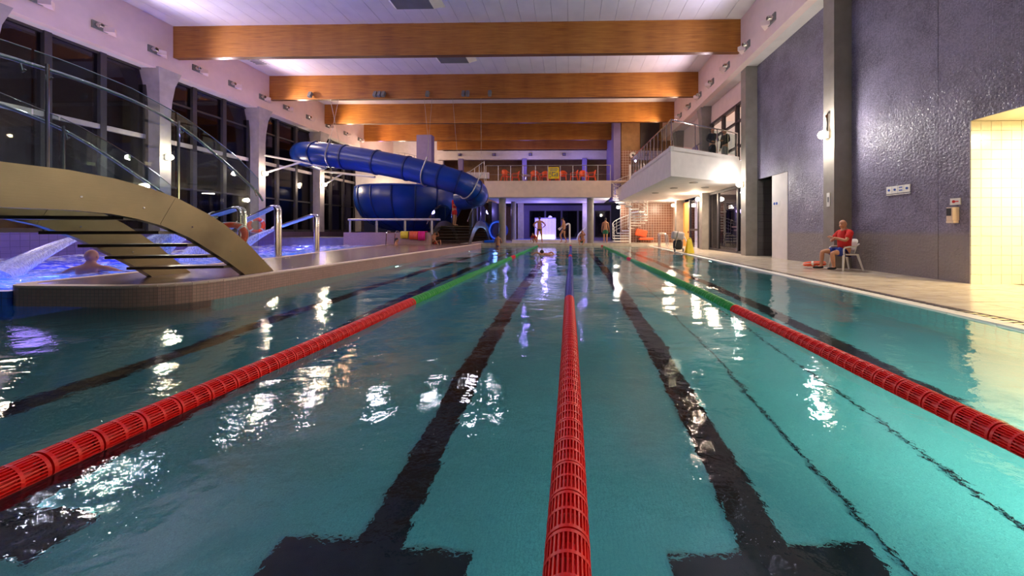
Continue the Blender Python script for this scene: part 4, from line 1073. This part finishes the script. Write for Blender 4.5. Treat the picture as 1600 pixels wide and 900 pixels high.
light('AREA', 'under_balcony_light', (6.6, 23.5, 3.1), 170, WARM, .5, rot=(0, 0, 0))
# upper wall behind the balcony with bright windows
struct('x', MB().box(8.1, 8.3, 15.3, 27.5, 7.2, 8.4).build('wall_upper_balcony', M['fascia']))
struct('x', MB().box(8.1, 8.3, 21.5, 27.5, 4.3, 7.2).build('wall_upper_far', M['fascia']))
t = thing('window_12', None, None, (8.1, 18, 4.5), kind='structure'); t['label'] = 'bright window wall behind the people on the balcony'
for y in (15.75, 16.9, 18.4, 19.9, 21.4): MB().box(8.0, 8.18, y-.07, y+.07, 4.35, 7.2).build('mullion', M['frame'], t)
for z in (5.15, 6.35): MB().box(8.02, 8.14, 15.7, 21.5, z-.05, z+.05).build('transom', M['frame'], t)
MB().box(8.02, 8.14, 15.7, 21.5, 7.12, 7.24).build('head_rail', M['frame'], t)
for a, b_ in ((15.82, 16.83), (16.97, 18.33), (18.47, 19.83), (19.97, 21.33)):
    MB().box(8.10, 8.115, a, b_, 4.4, 7.12).build('pane', M['pane'], t)
MB().box(8.5, 8.55, 15.6, 21.6, 4.3, 7.3).build('lit_room', M['litroom'], t)
t = thing('violet_ramp_panel', 'violet sloped panel on the balcony behind the railing', 'panel', (6.6, 20, 4.4))
MB().prism_x([(18.6, 4.36), (24.5, 4.36), (24.5, 5.3), (19.4, 5.9)], 7.0, 7.08).build('panel_sheet', M['purplew'], t)
MB().tube([(7.04, 18.5, 5.9), (7.04, 24.5, 5.5)], .03, 8).build('handrail', M['steel'], t)

# ------------------------------------------------------------------ spiral stair
sp_ = thing('spiral_stair', 'white steel spiral stair rising to the mezzanine', 'stairs', (4.5, 26.15, .2))
cx0, cy0 = 4.5, 26.15
MB().tube([(cx0, cy0, .2), (cx0, cy0, 6.1)], .07, 12).build('central_pole', M['whitep'], sp_, True)
NT = 24; outer = []
for k in range(NT):
    a = R(200)-k*R(22.5); z = .38+k*.195; r1 = 1.3
    a2 = a-R(24)
    mb = MB(); pts = [(cx0+.06*math.cos(a), cy0+.06*math.sin(a)), (cx0+r1*math.cos(a), cy0+r1*math.sin(a)), (cx0+r1*math.cos(a2), cy0+r1*math.sin(a2)), (cx0+.06*math.cos(a2), cy0+.06*math.sin(a2))]
    mb.prism(pts[::-1], z-.075, z).build('tread', M['whitep'] if z < 3.6 else M['cream'], sp_)
    p = (cx0+r1*math.cos(a), cy0+r1*math.sin(a), z); outer.append(Vector(p))
    MB().tube([p, (p[0], p[1], z+1.0)], .014, 6).build('baluster', M['whitep'], sp_)
for h in (1.0, .75, .5, .25): MB().tube(smoothpath([p+Vector((0, 0, h)) for p in outer], 3), .022 if h == 1.0 else .010, 6).build('handrail' if h == 1.0 else 'infill_rail', M['whitep'], sp_, True)
MB().prism([(3.06, 25.85), (cx0+.1, 25.85), (cx0+.1, 27.0), (3.06, 27.0)], 4.80, 4.86).build('top_landing', M['cream'], sp_)
# orange rescue box/tank by the stair
t = thing('orange_equipment', 'orange plastic rescue board leaning under the spiral stair', 'equipment', (5.5, 26.8, .2))
MB().cbox((5.5, 26.9, .95), (.9, .18, .55), Matrix.Rotation(R(12), 3, 'Y')).build('board', M['orange'], t, bevel=.06)
MB().cbox((5.85, 26.9, .50), (1.1, .5, .18), None).build('base_board', M['orange'], t, bevel=.05)
MB().tube([(5.1, 26.9, .2), (5.15, 26.9, 1.3)], .02, 6).build('stand_leg', M['steel'], t); MB().tube([(6.4, 26.9, .2), (6.35, 26.9, 1.6)], .02, 6).build('stand_leg', M['steel'], t)

# ------------------------------------------------------------------ wet floor sign, pool lift
t = thing('wet_floor_sign', 'yellow folding warning sign standing on the pool edge', 'sign', (5.75, 16.9, .03))
for s_ in (-1, 1):
    mb = MB(); th_ = .012
    xa = 5.78
    q = [Vector((xa-.17, 16.9+s_*.2, .03)), Vector((xa+.17, 16.9+s_*.2, .03)), Vector((xa+.09, 16.9+s_*.02, .72)), Vector((xa-.09, 16.9+s_*.02, .72))]
    mb.poly(q+[p+Vector((0, s_*th_, 0)) for p in q], [(0,1,2,3),(7,6,5,4),(0,4,5,1),(1,5,6,2),(2,6,7,3),(3,7,4,0)]).build('board', M['yellow'], t)
MB().tube([(5.7, 16.9, .72), (5.74, 16.9, .77), (5.82, 16.9, .77), (5.86, 16.9, .72)], .015, 6).build('handle', M['yellow'], t, True)
MB().cbox((5.78, 16.80, .38), (.12, .01, .2), Matrix.Rotation(R(-14), 3, 'X')).build('dark_symbol', M['black'], t)
t = thing('pool_cleaner', 'grey and black pool cleaning machine on the right pool edge', 'machine', (5.65, 18.2, .03))
MB().cbox((5.62, 18.2, .38), (.42, .5, .50)).build('drum', M['black'], t, bevel=.12)
MB().cbox((5.62, 18.2, .86), (.60, .5, .42), Matrix.Rotation(R(8), 3, 'Y')).build('hood', M['concl'], t, bevel=.10)
MB().tube([(5.85, 18.1, .95), (6.15, 18.1, .35), (6.2, 18.1, .05)], .035, 8).build('hose', M['whitep'], t, True)
MB().tube([(5.42, 18.0, .3), (5.55, 17.9, 1.1)], .018, 8).build('handle_bar', M['steel'], t, True)
for s_ in (-1, 1):
    MB().lathe([(.001, .03), (.09, .03), (.1, .0), (.09, -.03), (.001, -.03)], (5.62+.22*s_, 18.0, .13), 14, Matrix.Rotation(R(90), 3, 'Y')).build('wheel', M['grey'], t, True)

# ------------------------------------------------------------------ signs on the right wall
t = thing('pictogram_sign', 'row of four white pictogram plates on the blue-grey wall', 'sign', (8.08, 8.75, 2.1))
for k in range(4):
    y = 9.00-k*.155
    MB().box(8.075, 8.095, y-.145, y, 2.04, 2.22).build('plate', M['whitep'], t)
    yc = y-.072
    if k == 2:
        for z in (2.17, 2.10): MB().box(8.068, 8.075, yc-.04, yc+.04, z-.012, z+.012).build('mark', M['signblue'], t)
    else: MB().lathe([(.001, .0), (.03, .0), (.03, .008)], (8.067, yc, 2.13), 8, Matrix.Rotation(R(90), 3, 'Y')).build('mark', M['signblue'], t)
    MB().box(8.075, 8.095, y-.145, y, 2.0, 2.02).build('strip', M['whitep'], t)
t = thing('fire_sign', 'small white sign with red symbol above the dispenser', 'sign', (8.08, 7.42, 1.72))
MB().box(8.075, 8.095, 7.33, 7.52, 1.65, 1.79).build('plate', M['whitep'], t)
MB().box(8.068, 8.075, 7.36, 7.46, 1.71, 1.73).build('red_arrow', M['red'], t); MB().lathe([(.001, 0), (.03, 0), (.03, .008)], (8.067, 7.45, 1.72), 8, Matrix.Rotation(R(90), 3, 'Y')).build('red_dot', M['red'], t)
t = thing('dispenser', 'cream wall dispenser with dark window below the red sign', 'dispenser', (8.0, 7.44, 1.45))
MB().prism([(8.1, 7.36), (8.1, 7.52), (7.97, 7.50), (7.97, 7.38)], 1.32, 1.60).build('body', M['cream'], t, bevel=.01)
MB().box(7.960, 7.972, 7.40, 7.485, 1.42, 1.58).build('dark_window', M['dark'], t)
MB().box(7.98, 8.09, 7.37, 7.51, 1.27, 1.32).build('tray', M['cream'], t)
t = thing('door_sign', 'small blue and white round sign on the white door', 'sign', (8.07, 13.8, 2.18))
MB().box(8.068, 8.08, 13.5, 13.92, 2.1, 2.26).build('plate', M['whitep'], t)
for y in (13.83, 13.68): MB().lathe([(.001, 0), (.055, 0), (.055, .008)], (8.06, y, 2.18), 12, Matrix.Rotation(R(90), 3, 'Y')).build('blue_disc', M['signblue'], t)
t = thing('column_sign', 'narrow white sign strip on the column behind the lifeguard', 'sign', (7.59, 10.33, 2))
MB().box(7.58, 7.6, 10.26, 10.38, 1.82, 2.22).build('plate', M['whitep'], t); MB().box(7.574, 7.58, 10.29, 10.35, 1.95, 2.1).build('symbol', M['grey'], t)

# ------------------------------------------------------------------ people
def skin(parts):
    """parts: list of (verts{name:(co,(rx,ry))}, edges, root) -> one smooth mesh"""
    out = MB()
    for V, E, root in parts:
        names = list(V); idx = {n: i for i, n in enumerate(names)}
        me = bpy.data.meshes.new('tmp'); me.from_pydata([V[n][0] for n in names], [(idx[a], idx[b]) for a, b in E], [])
        o = bpy.data.objects.new('tmp', me); COL.objects.link(o)
        o.modifiers.new('skin', 'SKIN'); sv = me.skin_vertices[0].data
        for n in names:
            r = V[n][1]; sv[idx[n]].radius = r if isinstance(r, tuple) else (r, r); sv[idx[n]].use_root = (n == root)
        s2 = o.modifiers.new('sub', 'SUBSURF'); s2.levels = 2; s2.render_levels = 2
        bpy.context.view_layer.update()
        ev = o.evaluated_get(bpy.context.evaluated_depsgraph_get()); m2 = ev.to_mesh()
        out.poly([tuple(v.co) for v in m2.vertices], [tuple(p.vertices) for p in m2.polygons])
        ev.to_mesh_clear(); bpy.data.objects.remove(o); bpy.data.meshes.remove(me)
    return out
STAND = dict(pelvis=(0,0,.94), spine=(0,-.01,1.12), chest=(0,0,1.30), neckb=(0,-.01,1.44), neck=(0,.01,1.52), head=(0,.025,1.63),
             shL=(-.17,0,1.41), elL=(-.23,-.02,1.12), wrL=(-.25,.05,.87), shR=(.17,0,1.41), elR=(.23,-.02,1.12), wrR=(.25,.05,.87),
             hiL=(-.09,0,.90), knL=(-.10,.02,.49), anL=(-.10,-.01,.08), toL=(-.12,.15,.03), hiR=(.09,0,.90), knR=(.10,.02,.49), anR=(.10,-.01,.08), toR=(.12,.15,.03))
def person(lab, loc, rot, h=1.75, pose=None, skinm='skin', hair='hair', shirt=None, bottoms=None, shoes=None, fat=1.0, facedir=None, legs=True, hl=None, trouser=None):
    J = dict(STAND); J.update(pose or {}); J = {k: Vector(v) for k, v in J.items()}
    t = thing('person', lab, 'person', (0,0,0))
    f = fat
    V = {'pelvis': (J['pelvis'], (.14*f, .105*f)), 'spine': (J['spine'], (.125*f, .10*f)), 'chest': (J['chest'], (.15*f, .11*f)), 'neckb': (J['neckb'], (.09, .08)), 'neck': (J['neck'], .055), 'hd': (J['head'], .06)}
    E = [('pelvis', 'spine'), ('spine', 'chest'), ('chest', 'neckb'), ('neckb', 'neck'), ('neck', 'hd')]
    for s_ in 'LR':
        V['sh'+s_] = (J['sh'+s_], .058*f); V['el'+s_] = (J['el'+s_], .040); V['wr'+s_] = (J['wr'+s_], .027)
        V['ua'+s_] = (J['sh'+s_].lerp(J['el'+s_], .4), .048*f)
        V['fa'+s_] = (J['el'+s_].lerp(J['wr'+s_], .3), .041)
        E += [('neckb', 'sh'+s_), ('sh'+s_, 'ua'+s_), ('ua'+s_, 'el'+s_), ('el'+s_, 'fa'+s_), ('fa'+s_, 'wr'+s_)]
        V['hi'+s_] = (J['hi'+s_], .092*f); V['th'+s_] = (J['hi'+s_].lerp(J['kn'+s_], .4), .080*f); V['kn'+s_] = (J['kn'+s_], .056); V['ca'+s_] = (J['kn'+s_].lerp(J['an'+s_], .3), .056); V['an'+s_] = (J['an'+s_], .036)
        V['to'+s_] = (J['to'+s_], (.04, .026))
        E += [('pelvis', 'hi'+s_), ('hi'+s_, 'th'+s_), ('th'+s_, 'kn'+s_), ('kn'+s_, 'ca'+s_), ('ca'+s_, 'an'+s_), ('an'+s_, 'to'+s_)]
    parts = [(V, E, 'pelvis')]
    for s_ in 'LR':                                     # hands: palm, four fingers, thumb
        w = J['wr'+s_]; d = (w-J['el'+s_]).normalized(); sgn = -1 if s_ == 'L' else 1
        inward = Vector((-sgn, .3, 0)); inward = (inward-d*inward.dot(d)).normalized(); side = d.cross(inward).normalized()
        if side.y < 0: side = -side
        k = {'w': (w, .026), 'p': (w+d*.05, (.036, .020)), 'q': (w+d*.085, (.038, .018))}
        parts.append((k, [('w', 'p'), ('p', 'q')], 'w'))
        for i, l in enumerate((.068, .078, .072, .055)):
            b0 = w+d*.08+side*(.027-.018*i); b1 = b0+d*l*.5+inward*.008; b2 = b1+d*l*.38+inward*.022
            parts.append(({'a': (b0, .0095), 'b': (b1, .0088), 'c': (b2, .007)}, [('a', 'b'), ('b', 'c')], 'a'))
        b0 = w+d*.03+side*.025; b1 = b0+side*.03+d*.025; b2 = b1+d*.03+inward*.01
        parts.append(({'a': (b0, .012), 'b': (b1, .010), 'c': (b2, .008)}, [('a', 'b'), ('b', 'c')], 'a'))
    body = skin(parts)
    # head: shaped ellipsoid with brow, nose, chin, ears
    hc = J['head']; fd = Vector(facedir or (0, 1, 0)).normalized(); up = (J['head']-J['neck']).normalized()
    up = (up-fd*up.dot(fd)).normalized(); rt = fd.cross(up)
    def hp(x, y, z): return hc+rt*x+fd*y+up*z
    n1, n2 = 18, 20; vs = []; 
    for i in range(n1+1):
        ph = PI*i/n1; zz = math.cos(ph)*.122
        for k in range(n2):
            a = 2*PI*k/n2; rx = math.sin(ph)*.078; ry = math.sin(ph)*.097
            if zz < 0: rx *= 1-.20*(-zz/.12); 
            x = rx*math.cos(a); y = ry*math.sin(a)+.0
            fr_ = max(0, math.sin(a))
            if zz < -.02: y += .012*fr_*(1 if zz > -.11 else 0)
            if math.sin(a) < 0 and zz < -.03: y *= .8
            if fr_ > .85 and -.035 < zz < .02: y += .020*(fr_-.85)/.15*(1-(zz+.035)/.055)   # nose
            if fr_ > .55 and .0 < zz < .035 and abs(x) > .012: y -= .008                     # eye sockets
            vs.append(tuple(hp(x, y, zz+.01)))
    body.poly(vs, [(i*n2+k, (i+1)*n2+k, (i+1)*n2+(k+1) % n2, i*n2+(k+1) % n2) for i in range(n1) for k in range(n2)])
    for s_ in (-1, 1): 
        e = MB().ball((0,0,0), .024, 8, (.35, .7, 1.2)); Q = Matrix((rt, fd, up)).transposed()
        body.poly([tuple(Q @ Vector(v)+hp(s_*.078, -.008, .0)) for v in e.v], e.f)
    b = body.build('body', M[skinm], t, True)
    for s_ in (-1, 1):
        e = MB().ball((0,0,0), .010, 8); Q = Matrix((rt, fd, up)).transposed()
        MB().poly([tuple(Q @ Vector(v)+hp(s_*.030, .083, .022)) for v in e.v], e.f).build('eye', M['dark'], b, True)
    MB().poly([tuple(hp(x, .100-.6*abs(x), z)) for x, z in ((-.024, -.052), (0, -.049), (.024, -.052), (0, -.062))], [(0, 1, 2, 3)]).build('mouth', M['red'], b)
    if hair:
        vs = []; fs = []
        for i in range(10):
            ph = PI*.56*i/9
            for k in range(20):
                a = 2*PI*k/20; fr_ = math.sin(a); lim = ph*(1-.38*max(0, fr_))*(1+(.35 if hl else .12)*max(0, -fr_))
                vs.append(tuple(hp(math.sin(lim)*.084*math.cos(a), math.sin(lim)*.103*math.sin(a)-.003, math.cos(lim)*.130+.010)))
        fs = [(i*20+k, (i+1)*20+k, (i+1)*20+(k+1) % 20, i*20+(k+1) % 20) for i in range(9) for k in range(20)]
        MB().poly(vs, fs).build('hair', M[hair], t, True)
    g = .014
    if shirt:
        VV = {k: (J[k], tuple(x+g+.012 for x in r)) for k, r in (('pelvis', (.135*f, .105*f)), ('spine', (.128*f, .105*f)), ('chest', (.152*f, .112*f)))}
        VV['neckb'] = (J['neckb'], (.09, .085)); EE = [('pelvis', 'spine'), ('spine', 'chest'), ('chest', 'neckb')]
        for s_ in 'LR':
            VV['sh'+s_] = (J['sh'+s_], .058*f+g+.01); VV['m'+s_] = (J['sh'+s_].lerp(J['el'+s_], .75 if shirt != 'black' else 1), .052*f+g)
            EE += [('neckb', 'sh'+s_), ('sh'+s_, 'm'+s_)]
            if shirt == 'black': VV['w'+s_] = (J['wr'+s_], .036); EE.append(('m'+s_, 'w'+s_))
        skin([(VV, EE, 'pelvis')]).build('shirt', M[shirt], t, True)
    if bottoms:
        q = {'trunks': .18, 'shorts': .72, 'trousers': 1}[trouser or 'trunks']
        VV = {'pelvis': (J['pelvis'], (.14*f+g, .105*f+g)), 'top': (J['pelvis'].lerp(J['spine'], .35), (.13*f+g, .10*f+g))}; EE = [('pelvis', 'top')]
        for s_ in 'LR':
            VV['h'+s_] = (J['hi'+s_], .094*f+g); VV['k'+s_] = (J['hi'+s_].lerp(J['kn'+s_], q), (.088*f if q < .9 else .06)+g); EE += [('pelvis', 'h'+s_), ('h'+s_, 'k'+s_)]
            if q == 1: VV['a'+s_] = (J['an'+s_], .052); EE.append(('k'+s_, 'a'+s_))
        skin([(VV, EE, 'pelvis')]).build('trousers' if q == 1 else 'shorts' if q > .5 else 'trunks', M[bottoms], t, True)
    if shoes:
        for s_ in 'LR':
            a = J['an'+s_]; o_ = J['to'+s_]; d = (o_-a); d.z = 0; d.normalize()
            skin([({'h': (a-d*.05+Vector((0,0,-.035)), (.042, .04)), 'm': (a.lerp(o_, .5)+Vector((0,0,-.012)), (.048, .04)), 't': (o_+d*.05+Vector((0,0,.005)), (.045, .03)), 'a': (a+Vector((0,0,.0)), .045)}, [('h', 'm'), ('m', 't'), ('h', 'a')], 'm')]).build('shoe', M[shoes], t, True)
    t.location = loc; t.rotation_euler = (0, 0, rot); s = h/1.75; t.scale = (s, s, s)
    return t
# seated lifeguard
SEAT = dict(pelvis=(0,0,.52), spine=(0,.03,.70), chest=(0,.01,.90), neckb=(0,-.01,1.04), neck=(0,.02,1.11), head=(0,.05,1.22),
            shL=(-.19,.0,1.01), elL=(-.25,.17,.80), wrL=(.0,.31,.88), shR=(.19,0,1.01), elR=(.25,.17,.78), wrR=(.0,.33,.84),
            hiL=(-.10,.05,.50), knL=(-.16,.46,.47), anL=(-.14,.40,.10), toL=(-.17,.54,.05), hiR=(.10,.05,.50), knR=(.14,.50,.50), anR=(.12,.55,.10), toR=(.15,.70,.05))
lg = person('seated lifeguard in a red shirt and blue shorts with crossed arms', (7.52, 9.62, .03), R(90), 1.78, SEAT, 'skin', None, 'red', 'navy', 'black', 1.15, (-.25, 1, -.12), trouser='shorts')
wc = plastic_chair('plastic_chair', M['whitep'], 'white plastic armchair carrying the seated lifeguard'); wc.location = (7.52, 9.62, .03); wc.rotation_euler = (0, 0, R(90))
t = buoy((7.0, 10.05, .16), .22, 'orange-red lifebuoy lying on the deck by the lifeguard feet', Matrix.Rotation(R(80), 3, 'X'))
# standing figures
HIPS = dict(shL=(-.20,0,1.42), shR=(.20,0,1.42), elL=(-.42,-.08,1.20), wrL=(-.20,.02,1.0), elR=(.42,-.08,1.20), wrR=(.20,.02,1.0), anL=(-.17,0,.08), toL=(-.2,.15,.03), anR=(.17,0,.08), toR=(.2,.15,.03), knL=(-.14,.02,.49), knR=(.14,.02,.49))
def onY(px, y): k = (px-879.7)/540; c, s = math.cos(R(1.2)), math.sin(R(1.2)); d = y/(k*s+c); return k*d*c-d*s
person('man in black trunks seen from behind with hands on hips', (onY(843, 26.1), 26.1, .2), 0, 1.97, HIPS, 'skin', 'hair', None, 'black', fat=1.2)
WALK = dict(knL=(-.09,.24,.55), anL=(-.09,.12,.12), toL=(-.09,.26,.06), knR=(.09,-.02,.49), anR=(.09,-.18,.08), toR=(.09,-.04,.03), head=(0,.09,1.60), neck=(0,.04,1.51), chest=(0,.03,1.3), elL=(-.2,.08,1.14), wrL=(-.15,.25,.98), elR=(.2,-.08,1.13), wrR=(.2,.0,.90))
person('man in black trunks walking left with his head down', (onY(881, 26.0), 26.0, .2), R(80), 1.95, WALK, 'skin', 'hair', None, 'black', facedir=(0, 1, -.5))
person('man in green shorts seen from behind at the far deck', (onY(946, 26.2), 26.2, .2), R(-10), 1.88, None, 'skin', 'hair', None, 'green', fat=1.1, trouser='shorts')
SIT = dict(pelvis=(0,0,.12), spine=(0,-.03,.32), chest=(0,-.02,.50), neckb=(0,.0,.64), neck=(0,.03,.71), head=(0,.06,.82), shL=(-.18,0,.61), shR=(.18,0,.61), elL=(-.25,.22,.62), wrL=(-.12,.30,.82), elR=(.25,.15,.40), wrR=(.2,.34,.30),
           hiL=(-.1,.05,.12), knL=(-.22,.42,.30), anL=(-.12,.62,-.05), toL=(-.12,.72,-.12), hiR=(.1,.05,.12), knR=(.22,.42,.30), anR=(.12,.62,-.05), toR=(.12,.72,-.12))
person('person in green trunks sitting on the far pool edge with one arm raised', (onY(910, 25.7), 25.75, .2), R(170), 1.75, SIT, 'skin2', 'hair', None, 'green')
BEND = dict(pelvis=(0,-.1,.40), spine=(0,.05,.55), chest=(0,.2,.62), neckb=(0,.32,.66), neck=(0,.37,.70), head=(0,.43,.78), shL=(-.17,.28,.62), shR=(.17,.28,.62), elL=(-.2,.38,.38), wrL=(-.15,.5,.2), elR=(.2,.38,.38), wrR=(.15,.5,.2),
            hiL=(-.1,-.1,.38), knL=(-.14,.22,.34), anL=(-.12,.0,.08), toL=(-.12,.14,.03), hiR=(.1,-.1,.38), knR=(.14,.22,.34), anR=(.12,0,.08), toR=(.12,.14,.03))
person('child in red swimwear crouching on the far pool edge', (onY(836, 25.7), 25.75, .2), R(160), 1.5, BEND, 'skin2', 'hair', 'red', 'red')
person('bather standing in the far left corner of the lap pool, seen from behind', (onY(778, 25.0), 25.0, -.95), R(0), 1.85, dict(elL=(-.25,.15,1.15), wrL=(-.15,.35,1.12), elR=(.25,.15,1.15), wrR=(.15,.35,1.12)), 'skin', 'hair', None, 'navy')
SWIM = dict(pelvis=(0,-.55,-.10), spine=(0,-.35,-.06), chest=(0,-.15,-.03), neckb=(0,0,.0), neck=(0,.07,.03), head=(0,.16,.06), shL=(-.18,0,-.02), shR=(.18,0,-.02), elL=(-.30,.2,.10), wrL=(-.26,.42,.02), elR=(.3,-.15,.1), wrR=(.3,-.35,-.05),
            hiL=(-.09,-.6,-.12), knL=(-.1,-1.0,-.16), anL=(-.1,-1.4,-.14), toL=(-.1,-1.5,-.13), hiR=(.09,-.6,-.12), knR=(.1,-1.0,-.12), anR=(.1,-1.4,-.2), toR=(.1,-1.5,-.2))
person('swimmer doing front crawl between left and middle lane ropes', (-1.2, 16.2, .0), R(60), 1.9, SWIM, 'skin', 'hair', None, 'black', facedir=(0, 1, .2))
person('lifeguard in red shirt and red shorts standing on the far bridge', (onY(710, 24.2)-.0, 24.2, 1.46), R(-100), 2.15, dict(elR=(.22,.10,1.14), wrR=(.02,.26,1.20), elL=(-.22,.10,1.14), wrL=(.0,.27,1.16)), 'skin', 'hairg', 'red', 'red', trouser='shorts', facedir=(0, 1, -.2))
person('child in swimwear sitting behind the treads of the far bridge', (-8.3, 20.9, .3), R(-120), 1.4, SIT, 'skin2', 'hair', None, 'red')
ARMS = dict(shL=(-.21,0,1.40), shR=(.21,0,1.40), elL=(-.48,.10,1.24), wrL=(-.52,.36,1.18), elR=(.48,.10,1.24), wrR=(.52,.36,1.18))
person('bather standing in the blue pool near the bridge, bare back to us', (-9.65, 6.75, -1.24), R(25), 1.95, ARMS, 'skin', None, None, 'navy', fat=1.25)
person('bather with dark hair in the far part of the blue pool', (onY(619, 19.5), 19.5, -1.05), R(-70), 1.75, dict(elR=(.4,.1,1.25), wrR=(.45,.4,1.2)), 'skin2', 'hair', None, 'navy')
person('woman in dark clothes standing on the balcony behind the railing', (onY(1113, 17.0), 17.0, 4.35), R(180), 1.78, dict(wrL=(-.12,.22,1.05), wrR=(.12,.22,1.05), elL=(-.25,.03,1.14), elR=(.25,.03,1.14)), 'skin', 'hair', 'black', 'black', 'black', trouser='trousers', hl=1)
person('person in black and grey standing beside the dark-clothed woman on the balcony', (onY(1133, 17.3), 17.3, 4.35), R(110), 1.80, dict(wrL=(-.12,.25,1.15)), 'skin', 'hair', 'black', 'grey', 'black', trouser='trousers')
